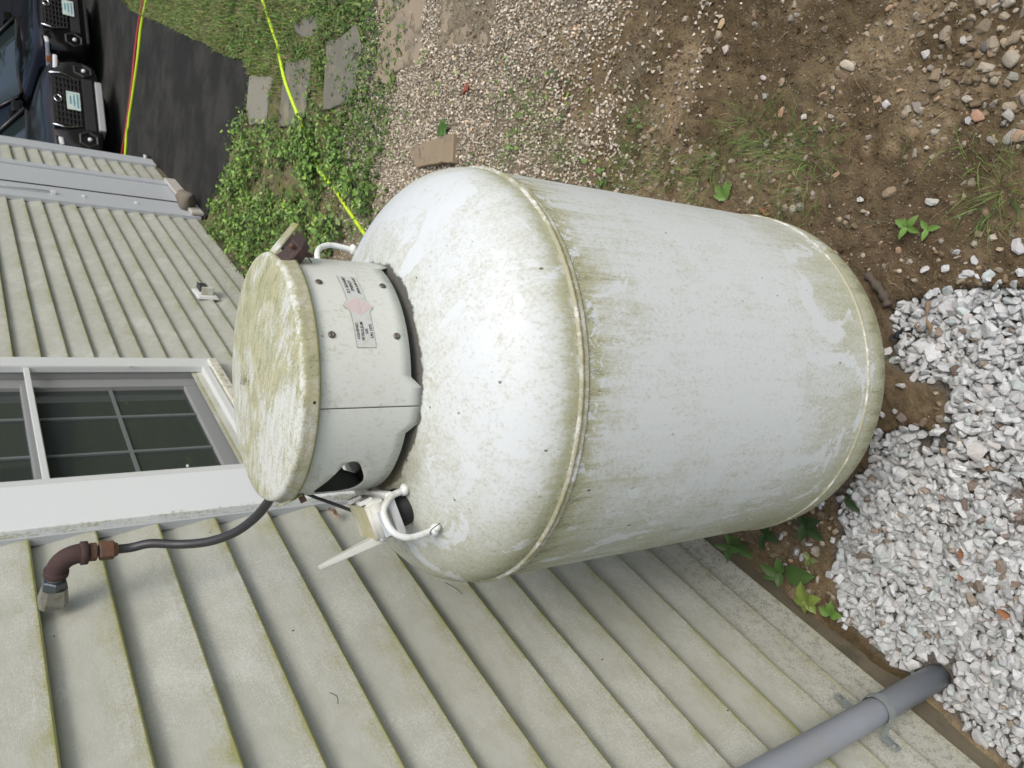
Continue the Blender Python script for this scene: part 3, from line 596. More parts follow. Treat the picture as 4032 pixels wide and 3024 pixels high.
x, y = x[k], y[k]; n = len(x); leaf_field('lawn_clover', np.stack([x, y, height(x, y)+RNG.uniform(.005, .03, n)], 1), RNG.uniform(.010, .022, n), RNG.normal(.2, .3, n), greens(n), MT_leaf)
m = 90000; x = RNG.uniform(1.5, 9, m); y = RNG.uniform(-3, 12, m); n = m; blades('side_lawn', x, y, RNG.uniform(.04, .10, n), RNG.uniform(.008, .02, n), greens(n, [.34, .2, .2, .06, .12, .08]), .9, 1)
# thin grass on the soil
m = 3600; x = RNG.uniform(.15, .75, m); y = RNG.uniform(-.25, 1.9, m); c_ = fbm(x, y, 6, 3, 71); k = (c_ > .49) & (x < .62-.10*y+.05) & (np.hypot(x, y) > .42) & ~inpoly(x, y, WG); x, y = x[k], y[k]; n = len(x)
blades('thin_grass', x, y, RNG.uniform(.02, .085, n), RNG.uniform(.0007, .0019, n), greens(n, [.3, .3, .08, .22, .08, .02]), 1.3, 4)
m = 700; x = RNG.uniform(.2, 1.0, m); y = RNG.uniform(-.4, 1.9, m); n = m; k = soil_mask(x, y); x, y = x[k], y[k]; n = len(x)
blades('straw_litter', x, y, RNG.uniform(.008, .04, n), RNG.uniform(.0006, .0014, n), np.array([[.34, .26, .16]])*RNG.uniform(.5, 1.2, (n, 1)), 1.9, 3)
def tuft(x, y, r, n, h, lb, dark=.9):
    a = RNG.uniform(0, 6.28, n); q = r*1.7*RNG.random(n)**.8; bx_, by_ = q*np.cos(a), q*np.sin(a); z0 = float(height(np.array([x]), np.array([y]))[0])
    o = blades('grass_tuft', bx_, by_, RNG.uniform(.4, 1, n)*h, RNG.uniform(.0009, .0020, n), greens(n, [.3, .3, .12, .2, .06, .02], dark), 1.6, 5, None, np.zeros(n), a+RNG.normal(0, .6, n)); o.location = (x, y, z0)
    tag(o, lb, 'grass', 'grass tufts on the soil beside the tank')
tuft(.575, -.205, .050, 130, .080, 'dense fine grass tuft at the picture edge right of the seedling')
tuft(.520, .30, .055, 110, .085, 'dark matted grass on soil opposite the lower half of the tank')
tuft(.525, .42, .060, 130, .095, 'widest grass clump on the soil beside the tank')
tuft(.575, .54, .045, 60, .095, 'long sparse grass stems farthest from the tank')
tuft(.46, .60, .045, 90, .080, 'grass clump between the widest clump and the dandelion')
tuft(.37, .66, .040, 110, .070, 'thick low grass hugging the tank next to the dandelion')
tuft(.36, .82, .040, 100, .060, 'low grass tuft against the tank side above the dandelion')
tuft(.37, 1.00, .035, 70, .060, 'grass tuft near the tank beside the upper weld')
tuft(.28, 1.35, .04, 70, .05, 'small grass tuft between pebbles and bare soil')
tuft(.19, 1.72, .035, 70, .055, 'grass tuft behind the shoulder of the tank')

def leaf_mesh(L, W, fold=.18, droop=.2, serr=0.0, n=7):
    bm = bmesh.new(); rows = []
    for i in range(n+1):
        t = i/n; w_ = W*.5*math.sin(math.pi*min(1, t**.72))**.85*(1 if not serr else 1+serr*(1 if i % 2 else -1)*.5) if 0 < i < n else .0008
        x = L*t; z = -droop*L*t*t
        rows.append([bm.verts.new((x, s*w_, z+abs(s)*fold*w_)) for s in (-1, -.5, 0, .5, 1)])
    for i in range(n):
        for j in range(4): bm.faces.new((rows[i][j], rows[i+1][j], rows[i+1][j+1], rows[i][j+1]))
    me = bmmesh('leaf', bm, True); return me
def color_mesh(me, c):
    a = me.color_attributes.new('Col', 'FLOAT_COLOR', 'POINT'); v = np.ones((len(me.vertices), 4), np.float32)
    v[:, :3] = np.array(c)*RNG.uniform(.88, 1.1, (len(me.vertices), 1)); a.data.foreach_set('color', v.ravel())
def plant(x, y, lb, leaves, stem_h, c, name='weed_plant', z=None, serr=.12, cs=(.09, .13, .04)):
    """leaves: (azimuth deg, height, length, width, tilt deg)"""
    z0 = float(height(np.array([x]), np.array([y]))[0]) if z is None else z
    t = thing(name, lb, 'weed', (x, y, z0), group='broad leaved weeds around the tank')
    if stem_h > .01:
        me = tube([(0, 0, -.01), (.003, .002, stem_h*.5), (0, 0, stem_h)], [.0022, .0018, .0012], 6, name='stem'); color_mesh(me, cs); link('stem', me, MT_leaf, t)
    for az, h, L, W, ti in leaves:
        me = leaf_mesh(L, W, .25, .22, serr); g = RNG.uniform(.85, 1.15); color_mesh(me, tuple(v*g for v in c)); o = link('leaf', me, MT_leaf, t)
        o.location = (0, 0, h); o.rotation_euler = Euler((RNG.normal(0, .15), -math.radians(ti), math.radians(az)), 'XYZ')
G1, G2, G3, G4 = (.058, .115, .030), (.15, .205, .045), (.032, .065, .022), (.115, .215, .045)
plant(-.575, -.165, 'dark green weed with one large toothed leaf hanging over the foundation', [(-60, .03, .095, .060, 12), (30, .05, .05, .030, 20), (140, .06, .05, .026, 25), (85, .07, .055, .030, 30), (-150, .05, .04, .025, 30)], .075, G1)
plant(-.585, -.015, 'shaded bushy weed where the tank meets the wall', [(-90, .05, .06, .032, 10), (-20, .08, .055, .030, 25), (60, .06, .05, .03, 30), (-140, .09, .045, .024, 40), (100, .10, .04, .022, 50), (-60, .10, .05, .026, 20)], .11, G1)
plant(-.597, -.262, 'yellow green four leaved weed at the foundation nearest the grey pipe', [(-105, .03, .040, .028, 10), (-40, .031, .044, .030, 8), (-165, .03, .038, .028, 14), (125, .03, .042, .031, 12), (45, .036, .055, .044, 12), (-70, .037, .020, .012, 30), (170, .037, .018, .011, 30)], .035, G2)
plant(-.585, -.335, 'mid green small weed tucked behind the yellow green one', [(20, .03, .04, .03, 15), (80, .035, .035, .026, 20), (-50, .03, .035, .026, 15)], .035, (.09, .17, .035))
plant(-.40, -.165, 'dark leafy weed at the gravel border under the tank', [(-100, .04, .065, .036, 10), (-40, .05, .06, .034, 20), (-160, .05, .05, .028, 18), (40, .05, .04, .03, 25)], .055, G3)
plant(-.50, -.07, 'dark weed deep in the shade between tank and wall', [(-80, .04, .05, .03, 15), (-10, .05, .05, .028, 25), (-150, .05, .05, .028, 20)], .06, G3)
plant(-.285, -.21, 'single dark narrow leaf poking out over the white gravel', [(-100, .03, .060, .020, 8), (-20, .02, .03, .015, 20)], .03, G3)
plant(-.50, -.205, 'small pale seedling on cracked soil beside the gravel', [(-60, .015, .026, .018, 12), (60, .015, .024, .017, 12), (180, .015, .026, .018, 12), (-120, .02, .018, .010, 20)], .018, (.16, .2, .07))
plant(.345, .535, 'light green dandelion rosette pressed against the tank side', [(60, .005, .060, .030, 25), (20, .005, .055, .028, 20), (-10, .006, .055, .024, 30), (95, .005, .045, .022, 30)], 0, G4, serr=.35)
plant(.436, -.055, 'bright green seedling with pointed leaves on bare soil', [(80, .02, .038, .020, 12), (-20, .02, .036, .019, 12), (-100, .02, .034, .017, 10), (170, .022, .034, .017, 14), (30, .025, .022, .012, 35)], .024, G4)
plant(.445, -.100, 'smaller bright green seedling beside the pointed leaf one', [(60, .015, .030, .016, 12), (-60, .015, .030, .015, 12), (180, .015, .030, .015, 12)], .018, G4)
plant(.19, 2.30, 'cluster of rounded leaves growing by the scrap of wood', [(a, .02, .05, .04, 15) for a in range(0, 360, 50)], .02, (.08, .16, .04))
plant(.01, 2.08, 'low plant with broad leaves just behind the tank shoulder', [(a, .02, .05, .035, 20) for a in range(20, 380, 60)], .03, (.08, .16, .04))
plant(-.33, 3.17, 'leafy weed at the bend of the lime hose', [(a, .05, .075, .045, 25) for a in range(10, 370, 45)], .08, (.11, .21, .04))

# ------------------------------------------------------------------ litter
def curl_leaf(name, x, y, z, L, W, yaw, mat, lb, cat='leaf', group=None, tilt=(0, 0)):
    me = leaf_mesh(L, W, .9, -.5, .5, 8)
    for v in me.vertices: v.co.z += .12*L*math.sin(v.co.x*260)*.3+.1*L*math.sin(v.co.y*300)
    o = link(name, me, mat); o.location = (x, y, z); o.rotation_euler = (tilt[0], tilt[1], math.radians(yaw)); return tag(o, lb, cat, group)
curl_leaf('dead_leaf', .434, 2.175, .012, .07, .03, 200, MT_redleaf, 'rust red dry leaf lying on the grey pebbles')
curl_leaf('dead_leaf', -.298, -.675, .022, .028, .02, 80, MT_dryleaf, 'curled brown leaf with thin stem near the picture corner on white gravel')
curl_leaf('dead_leaf', -.242, -.53, .022, .030, .012, 20, MT_dryleaf, 'twisted brown leaf scrap in the middle of the white gravel')
curl_leaf('dead_leaf', -.286, -.556, .020, .016, .010, 60, MT_dryleaf, 'tiny brown leaf scrap just below the twisted one')
curl_leaf('dead_leaf', .345, .36, .008, .035, .018, 70, MT_dryleaf, 'orange brown leaf scrap on soil beside the lower tank')
curl_leaf('dead_leaf', XN+.012, .455, 1.185, .040, .030, -70, MT_paleleaf, 'brown dead maple leaf caught in cobweb on the siding by the corner board', tilt=(.9, .6))
tag(link('leaf_stalk', tube(smooth_path([(-.30, -.68, .026), (-.32, -.655, .034), (-.345, -.635, .03)], 4), .0008, 5), MT_dryleaf), 'thin dark stalk of the curled leaf on the gravel', 'stalk')
me = tube(smooth_path([(.285, -.175, .012), (.262, -.185, .017), (.240, -.197, .018), (.225, -.212, .016), (.200, -.21, .01)], 5), [.004+.003*math.sin(i*.6) for i in range(21)], 8)
tag(link('stick', me, MT_stick2), 'bent tan stick lying across the edge of the white gravel', 'stick')
me = tube(smooth_path([(.29, .005, .006), (.262, -.055, .012), (.235, -.085, .006)], 6), [.011+.0035*math.sin(i*1.9) for i in range(13)], 7)
tag(link('bark_chunk', me, MT_bark), 'dark weathered wood chunk under the rim of the tank', 'wood')
v, f = hull(16, 5, (1, .6, .5)); me = npmesh('plastic', v*.014+np.array([0, 0, .006]), f); o = link('plastic_scrap', me, MT_rubber); o.location = (.18, -.145, .012)
tag(o, 'crumpled black plastic scrap at the edge of the white gravel by the tank', 'scrap')
for k_, (dx, dy) in enumerate(((.012, -.008), (-.010, .010))):
    v, f = hull(10, 8+k_, (1, .5, .4)); link('fold', npmesh('fold', v*.010+np.array([dx, dy, .008]), f), MT_rubber, o)
flat = [(.026, 2.608), (.099, 2.41), (.165, 2.268), (.195, 2.187), (.068, 2.138), (.019, 2.282), (-.047, 2.461)]
tag(flat_poly('wood_scrap', flat, -.01, .030, MT_wood, bev=.004, sub=.05, jit=.006), 'weathered tan piece of board half buried beyond the tank', 'wood')

# ------------------------------------------------------------------ hoses
def hose(name, pts, r, mat, lb):
    P = smooth_path([(x, y, z) for x, y, z in pts], 8); return tag(link(name, tube(P, r, 10), mat), lb, 'hose')
hz = .012
hose('garden_hose', [(.72, 5.9, hz), (.524, 5.392, hz), (.415, 5.189, hz), (.336, 5.021, hz+.01), (.247, 4.884, hz), (.16, 4.75, .025), (.044, 4.575, .030), (-.064, 4.378, .024), (-.165, 4.177, .020), (-.287, 3.971, .012), (-.354, 3.809, .012), (-.379, 3.673, .030), (-.418, 3.417, .026), (-.459, 3.285, .02), (-.494, 3.139, .018), (-.531, 2.986, .016), (-.60, 2.7, .014), (-.80, 2.3, .014), (-1.2, 2.1, .012)], .0115, MT_hoseY, 'lime yellow hose crossing the stepping stones and weeds towards the tank')
hose('garden_hose', [(.6, 9.45, .014), (.16, 9.777, .014), (-.172, 9.972, .015), (-.581, 10.051, .014), (-1.08, 10.211, .014), (-1.356, 10.317, .014), (-1.459, 10.331, .014), (-1.575, 10.398, .014), (-1.863, 10.394, .014), (-2.6, 10.5, .014)], .018, MT_hoseY, 'lime yellow hose stretched across the asphalt in front of the cars')
hose('garden_hose', [(.5, 9.55, .014), (.107, 9.97, .016), (-.419, 10.224, .014), (-.9, 10.287, .014), (-1.377, 10.423, .014), (-1.686, 10.528, .014), (-1.911, 10.64, .014), (-2.7, 10.9, .014)], .016, MT_hoseR, 'red hose running beside the lime one across the driveway')

# ------------------------------------------------------------------ house
house = thing('house', 'pale green vinyl sided house with a bumped out wall beside the gas tank', 'house', (XN, 0, 0))
HI = Matrix.Translation((-XN, 0, 0))
def hl(name, me, mat): 
    me.transform(HI); return link(name, me, mat, house)
def hbox(name, *a, bev=0.0, parent=None):
    mat = a[6]; bm = bmesh.new(); bx(bm, *a[:6], bev); me = bmmesh(name, bm); me.transform(HI); return link(name, me, mat, parent or house)
for m_ in (MT_sidn, MT_sidf, MT_trim): pass
def board_mesh(x, y0, y1, zb, zt, seed, depth=.028, ny=None):
    r = random.Random(seed); ny = ny or max(2, int((y1-y0)/.25)); prof = [(x-depth-.008, zt+.02), (x-depth, zt+.02), (x-depth*.99, zt), (x-depth*.80, zb+(zt-zb)*.80), (x-depth*.42, zb+(zt-zb)*.46), (x-depth*.13, zb+(zt-zb)*.18), (x-.0012, zb+.008), (x-.0002, zb+.004), (x-.0016, zb+.0006), (x-.005, zb), (x-depth-.008, zb)]
    V, F = [], []
    k = len(prof)
    for i in range(ny+1):
        y = y0+(y1-y0)*i/ny; w1 = .0012*math.sin(y*2.1+seed*1.7)+.0008*math.sin(y*5.3+seed)
        for (a, b) in prof: V.append((a+(w1 if b < zt-.005 else 0), y, b+w1*.6))
    for i in range(ny):
        for j in range(k-1): F.append((i*k+j, i*k+j+1, (i+1)*k+j+1, (i+1)*k+j))
    me = npmesh('siding_board', np.array(V)+np.array([-XN, 0, 0]), F, smooth=True); return me
def sided(x, y0, y1, z0, mat, kmin=-9, kmax=14, seed=0):
    for k in range(kmax, kmin-1, -1):
        zb = z0-k*S; me = board_mesh(x, y0, y1, zb, zb+S, seed+k); o = link('siding_board', me, mat, house)
        # crisp butt edge
        me.polygons.foreach_set('use_smooth', [False]*len(me.polygons))
# materials read object coordinates of the boards, which sit in the house frame: same z
sided(XN, -3.2, .495, Z0N, MT_sidn, seed=3)
CUTS = [(3.186, 6.33), (7.58, 8.33)]
for k in range(14, -10, -1):
    zb = Z0F-k*S
    segs = [(3.19, 6.33), (7.58, 8.33)]
    if zb+S <= .735: segs = [(.5, 6.33), (7.58, 8.33)]
    elif zb < .735: segs = [(.5, 6.33), (7.58, 8.33)]
    for j, (a, b) in enumerate(segs):
        ztop = zb+S
        o = link('siding_board', board_mesh(XF, a, b, zb, ztop, 40+k+j*30), MT_sidf, house); o.data.polygons.foreach_set('use_smooth', [False]*len(o.data.polygons))
hbox('wall_core', XN-1.2, XN-.030, -3.2, .66, .02, 2.95, MT_core)
hbox('wall_core', XF-4, XF-.22, -3.2, 8.62, .02, 2.95, MT_core)
hbox('wall_core', XF-.22, XF-.1005, 3.12, 8.62, .02, 2.95, MT_core)
hbox('wall_core', XF-.22, XF-.1005, .6, 1.95, .02, 2.95, MT_core)
hbox('wall_core', XF-.22, XF-.1005, 1.951, 3.119, .02, .76, MT_core)
hbox('wall_core', XF-.10, XF-.030, 3.16, 8.62, .02, 2.95, MT_core)
hbox('wall_core', XF-.10, XF-.030, .6, 3.16, .02, .70, MT_core)
hbox('roof', XF-4.2, XN+.02, -3.3, .76, 2.96, 3.06, MT_roof); hbox('roof', XF-4.3, XF+.02, .761, 8.8, 2.95, 3.05, MT_roof)
hbox('foundation', XN-1.1, XN-.0135, -3.2, .64, -.25, Z0N-14*S-.001, MT_found)
hbox('foundation', XF-4, XF-.0135, .65, 8.6, -.25, Z0F-14*S-.001, MT_found)
hbox('return_wall', XF-.01, XN-.0235, .6605, .672, .06, 2.95, MT_ftrim)
hbox('corner_board', XN-.0225, XN+.022, .492, .655, .06, 2.95, MT_trim, bev=.0025)
hbox('corner_board', XN-.02, XN+.002, .4865, .4915, .06, 2.95, MT_ftrim)
# window on the recessed wall
wx = XF+.02
win = hbox('window', XF-.02, wx, 3.082, 3.186, .70, 2.6, MT_vinylw, bev=.004)
wc = lambda n, *a, bev=0.0: hbox(n, *a, bev=bev, parent=win)
wc('frame', XF-.021, wx-.006, 3.080, 3.105, .72, 2.59, MT_vinylw, bev=.003)
wc('frame', XF-.02, wx, 1.90, 2.015, .70, 2.6, MT_vinylw, bev=.004)
wc('frame', XF-.02, wx-.001, 2.016, 3.081, .745, .785, MT_vinylw, bev=.004)
wc('sill', XF-.02, wx+.018, 1.88, 3.155, .690, .738, MT_sill, bev=.004)
wc('screen_rail', XF-.012, wx-.012, 2.016, 3.080, 1.636, 1.662, MT_vinylw, bev=.003)
wc('reveal', XF-.10, XF-.021, 3.110, 3.16, .75, 2.6, MT_sash); wc('reveal', XF-.10, XF-.021, 3.09, 3.109, .75, 2.6, MT_sash, bev=.006)
wc('reveal', XF-.10, XF-.021, 1.90, 2.01, .75, 2.6, MT_sash)
wc('inner_sill', XF-.10, XF-.021, 2.011, 3.089, .74, .776, MT_sill)
wc('sash_stile', XF-.098, XF-.066, 3.0, 3.0885, .78, 2.5, MT_sash, bev=.005)
wc('sash_stile', XF-.098, XF-.066, 2.012, 2.055, .78, 2.5, MT_sash, bev=.005)
wc('sash_rail', XF-.098, XF-.067, 2.056, 2.999, .777, .895, MT_sash, bev=.005)
wc('sash_rail', XF-.095, XF-.045, 2.056, 2.999, 1.625, 1.68, MT_sash, bev=.005)
for y_ in (2.695, 2.352): wc('muntin', XF-.092, XF-.0825, y_-.008, y_+.008, .896, 1.624, MT_munt); wc('muntin', XF-.088, XF-.0785, y_-.008, y_+.008, 1.681, 2.5, MT_munt)
wc('muntin', XF-.0921, XF-.0826, 2.056, 2.999, 1.262, 1.278, MT_munt); wc('muntin', XF-.0881, XF-.0786, 2.056, 2.999, 2.06, 2.076, MT_munt)
wc('pane', XF-.0925, XF-.0935, 2.05, 3.0, .89, 1.63, MT_glass); wc('pane', XF-.0890, XF-.0900, 2.05, 3.0, 1.67, 2.5, MT_glass)
bm = bmesh.new()
for i in range(42):
    zz = .80+i*.043; bx(bm, -.0008, .0008, 2.02, 3.08, -.022, .022, 0, Matrix.Translation((XF-.165, 0, zz))@Matrix.Rotation(.45, 4, 'Y'))
me = bmmesh('reflection_slats', bm); me.transform(HI); o = link('reflection_slats', me, MT_reflslat, win, kind='stuff')  # slats added for the faint siding lines reflected in the panes
for y_, z_ in ((3.070, 1.17), (2.024, 1.10), (2.024, 1.9)): wc('screen_clip', wx-.001, wx+.008, y_-.006, y_+.006, z_-.005, z_+.005, MT_plasw, bev=.002)
hbox('window_head', XF-.02, wx, 1.88, 3.19, 2.601, 2.70, MT_vinylw)
# door with wide casings
hbox('door_casing', XF-.02, XF+.022, 6.33, 6.76, .02, 2.95, MT_ftrim, bev=.004)
hbox('door', XF-.02, XF+.012, 6.80, 7.44, .03, 2.95, MT_ftrim, bev=.004)
hbox('door_casing', XF-.02, XF+.030, 7.445, 7.58, .02, 2.95, MT_ftrim, bev=.004)
hbox('door_gap_shade', XF-.03, XF+.0235, 6.762, 6.798, .03, 2.95, MT_rubber)  # solid black strip standing in for the shadow in the door gap
hbox('threshold', XF+.0305, XF+.06, 6.34, 7.60, -.1, .11, MT_sill2, bev=.006)
hbox('corner_board', XF-.025, XF+.020, 8.33, 8.64, .04, 2.95, MT_ftrim, bev=.004)
hl('curtain_rod', tube([(XF+.04, 6.52, 1.22), (XF+.04, 6.52, 2.2)], .008, 8), MT_plasw)
hbox('rod_bracket', XF+.022, XF+.05, 6.50, 6.54, 1.20, 1.235, MT_plasw, bev=.003)
for z_ in (.98, .55): hbox('catch', XF+.022, XF+.032, 6.52, 6.58, z_-.012, z_+.012, MT_plasw, bev=.002)
hbox('hook', XF+.02, XF+.05, 8.60, 8.68, .10, .118, MT_plasw, bev=.004)

# rock at the door
v, f = hull(26, 77, (1, .8, .9)); me = npmesh('rock', v*np.array([.115, .15, .115]), f, np.repeat(np.array([[.16, .145, .115]]), len(v), 0), True)
o = link('rock', me, MT_stone); md = o.modifiers.new('s', 'SUBSURF'); md.levels = md.render_levels = 1; o.location = (XF+.10, 6.55, .115); tag(o, 'brown boulder leaning at the foot of the door jamb', 'rock')

# outlet box on the far wall
ob = thing('outlet_box', 'small white weatherproof outlet box on the siding of the recessed wall', 'outlet box', (XF, 4.31, .47))
box('back_plate', -.004, .006, -.095, .095, -.075, .075, MT_plasw, ob, .003); box('flange', .006, .012, -.085, .085, -.065, .065, MT_plasw, ob, .002)
box('housing', .012, .070, -.045, .045, -.045, .045, MT_plas, ob, .006); box('cover', .035, .078, -.047, .047, .046, .056, MT_steel, ob, .004); box('latch', .0705, .078, -.03, .03, .0, .044, MT_steel, ob, .003)

# grey conduit with strap, in the corner of the gravel
cd = thing('conduit', 'grey plastic pipe standing against the siding and sinking into white gravel', 'pipe', (XN+.050, -.604, 0))
link('pipe', tube([(0, 0, -.10), (0, 0, .4), (0, 0, .9), (0, 0, 1.9)], .0308, 40, name='pipe'), MT_pvc, cd)
zs = .262
def strapm():
    bm = bmesh.new(); pts = []
    a0 = 100
    path = [(-.048, -.084), (-.048, -.044), (-.030, -.036)]+[(.0362*math.cos(math.radians(a)), .0362*math.sin(math.radians(a))) for a in range(-105, 106, 10)]+[(-.030, .036), (-.048, .044), (-.047, .098)]
    hw = [.011, .014, .011]+[.0135]*22+[.011, .014, .011]; rings = []
    for i, (px, py) in enumerate(path):
        a = Vector(path[max(i-1, 0)]); b = Vector(path[min(i+1, len(path)-1)]); t = (b-a).normalized(); nn = Vector((t.y, -t.x))
        if i in (0, len(path)-1): pass
        th = .0016; w_ = hw[i] if i < len(hw) else .010
        rings.append([bm.verts.new((px+nn.x*q, py+nn.y*q, zz)) for q, zz in ((0, -w_), (th, -w_), (th*1.5, 0), (th, w_), (0, w_))])
    for i in range(len(rings)-1):
        for k in range(5): bm.faces.new((rings[i][k], rings[i][(k+1) % 5], rings[i+1][(k+1) % 5], rings[i+1][k]))
    bm.faces.new(rings[0]); bm.faces.new(rings[-1][::-1]); return bmmesh('strap', bm, False)
st = link('strap', strapm(), MT_galv, cd); st.location = (0, 0, zs); st.scale = (.93, .93, 1)
for y_ in (-.071, .084):
    bm = bmesh.new(); hexcyl(bm, (-.0465, y_, 0), (1, 0, 0), .0058, .005); o = link('screw', bmmesh('screw', bm), MT_zinc, st)

# gas line: wall fitting, elbow, nuts, black tube
gl = thing('gas_line', 'rusty elbow fitting with black gas tube running from the siding into the tank collar', 'gas line', (0, 0, 0))
A = Vector((XN+.004, .272, 1.8165)); E0 = Vector((-.548, .272, 1.8085)); D0 = Vector((1, 0, -.08)).normalized()
bm = bmesh.new()
def blk(bm, c, d, ry, rz, h0, h1, taper=1.0):
    pass
# zinc wedge body (wide at wall)
up = Vector((0, 0, 1)); ri = Vector((0, 1, 0)); pr = [(-.021, -.017), (-.009, -.025), (.009, -.025), (.021, -.017), (.021, .012), (.010, .021), (-.010, .021), (-.021, .012)]
rings = []
for t_, sc_ in ((0, 1.0), (.012, 1.08), (.030, .95), (.040, .90)):
    rings.append([bm.verts.new(A+D0*t_+ri*a*sc_+up*b*sc_) for a, b in pr])
for i in range(3):
    for k in range(8): bm.faces.new((rings[i][k], rings[i][(k+1) % 8], rings[i+1][(k+1) % 8], rings[i+1][k]))
bm.faces.new(rings[0][::-1]); bm.faces.new(rings[-1]); link('wall_fitting', bmmesh('wall_fitting', bm), MT_zinc, gl)
bm = bmesh.new(); tube([A+D0*.008+Vector((0, -.006, -.026)), A+D0*.008+Vector((0, -.006, -.0215))], .006, 12, bm=bm); link('rusty_screw', bmmesh('rusty_screw', bm, True), MT_rust2, gl)
bm = bmesh.new(); hexcyl(bm, A+D0*.0405, D0, .0215, .018); link('lock_nut', bmmesh('lock_nut', bm), MT_steel, gl)
bm = bmesh.new(); tube([A+D0*.0585, A+D0*.068], .0145, 20, bm=bm); link('thread', bmmesh('thread', bm, True), MT_galv, gl)
p0 = A+D0*.066; cen = A+D0*.118; dn = Vector((-.02, -.01, -1)).normalized(); pth = [p0, p0+D0*.012]
pc_ = p0+D0*.012; ra = .034
for i in range(1, 9):
    a = math.radians(90*i/8); pth.append(pc_+D0*ra*math.sin(a)+dn*ra*(1-math.cos(a)))
pth.append(pth[-1]+dn*.012); 
link('elbow', tube(pth, [.0190, .0186]+[.0183]*7+[.0186, .0190], 24, name='elbow'), MT_rust, gl)
bm = bmesh.new(); tube([p0, p0+D0*.003, p0+D0*.013, p0+D0*.014], [.0190, .0212, .0212, .0185], 24, bm=bm); e1 = pth[-1]; tube([e1-dn*.012, e1-dn*.011, e1, e1+dn*.002], [.0190, .0222, .0222, .019], 24, bm=bm); link('elbow_rim', bmmesh('elbow_rim', bm, True), MT_rust, gl)
bm = bmesh.new(); hexcyl(bm, e1+dn*.0025, dn, .0175, .014, bev=.15); link('reducer_nut', bmmesh('reducer_nut', bm), MT_rust2, gl)
bm = bmesh.new(); hexcyl(bm, e1+dn*.0195, dn, .0182, .026, bev=.1); tube([e1+dn*.0455, e1+dn*.052], [.0145, .0115], 14, bm=bm); link('flare_nut', bmmesh('flare_nut', bm), MT_rust2, gl)
h0 = e1+dn*.045
hp = smooth_path([h0, h0+dn*.03, (-.497, .258, 1.655), (-.488, .232, 1.607), (-.462, .196, 1.566), (-.425, .165, 1.532), (-.385, .143, 1.510), (-.34, .122, 1.497), (-.27, .09, 1.492), (-.12, .05, 1.47)], 6)
link('gas_tube', tube(hp, .0088, 14, name='gas_tube'), MT_hose, gl)

# ------------------------------------------------------------------ propane tank
TM = Matrix(((.99961024, 0, -.02791717, 0), (.00144366, .99866202, .05169219, 0), (.02787981, -.05171235, .99827278, .20), (0, 0, 0, 1)))
tank = thing('propane_tank', 'large upright white propane tank stained green with algae', 'gas tank'); tank.matrix_world = TM
R0, Z1, Z2, FLB, FLT, HB, HT = .381, .25, .99749, .0375, .0209, .19, .1805
prof = [(0.0005, Z1-FLB-HB)]+[(R0*math.cos(a), Z1-FLB-HB*math.sin(a)) for a in np.linspace(math.pi/2-.02, 0, 22)]+[(R0, Z1-.012)]
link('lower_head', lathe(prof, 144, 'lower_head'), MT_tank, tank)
shell = [(R0, Z1-.012), (R0+.0005, Z1)]+[(R0, z) for z in np.linspace(Z1+.01, Z2-.01, 14)]+[(R0, Z2)]
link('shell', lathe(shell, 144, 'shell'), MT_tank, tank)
def domez(r): return Z2+FLT+HT*math.sqrt(max(0, 1-(r/R0)**2))
top = [(R0, Z2)]+[(R0*math.cos(a), Z2+FLT+HT*math.sin(a)) for a in np.linspace(0, math.pi/2-.002, 40)]
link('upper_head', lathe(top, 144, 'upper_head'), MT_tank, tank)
def weld(name, z, r, prof, n=720, amp=.0006):
    th = np.arange(n)*2*np.pi/n; j = (vnoise(th*95, th*0, 5)-.5)*2*amp
    return link(name, lathe([(r+a, z+b) for a, b in prof], n, name, jit=lambda t: (vnoise(t*95, t*0, 5)-.5)*2*amp), MT_weld, tank)
def weldmat():
    k = NT('weld_paint'); p = k.pos(); n1 = k.noise(p, 35, 5, .7, .6); f = k.noise(p, 300, 4, .7); b = k.noise(p, 6, 2)
    m = k.ss(k.M('ADD', k.M('MULTIPLY_ADD', n1, .8, k.M('MULTIPLY', f, .3)), k.M('MULTIPLY', b, .5)), .62, .86)
    c = k.mix(k.M('MULTIPLY', m, .85), (.60, .62, .59), (.24, .235, .12)); return k.out(c, .5, bump=f, bs=.2, bd=.001)
MT_weld = weldmat()
weld('upper_weld', Z2, R0, [(-.002, -.010), (.0022, -.0085), (.0032, -.006), (.0018, -.003), (.0016, .001), (.0040, .0035), (.0052, .006), (.0034, .0085), (-.002, .010)])
weld('lower_weld', Z1, R0, [(-.002, -.004), (.0025, -.0025), (.004, 0), (.0025, .0025), (-.002, .004)], amp=.0004)
for a in (45, 135, 225, 315):
    ca, sa = math.cos(math.radians(a)), math.sin(math.radians(a)); me = tube([(.15*ca, .15*sa, -.26), (.15*ca, .15*sa, .07)], .022, 10, name='foot'); link('foot', me, MT_tank, tank)
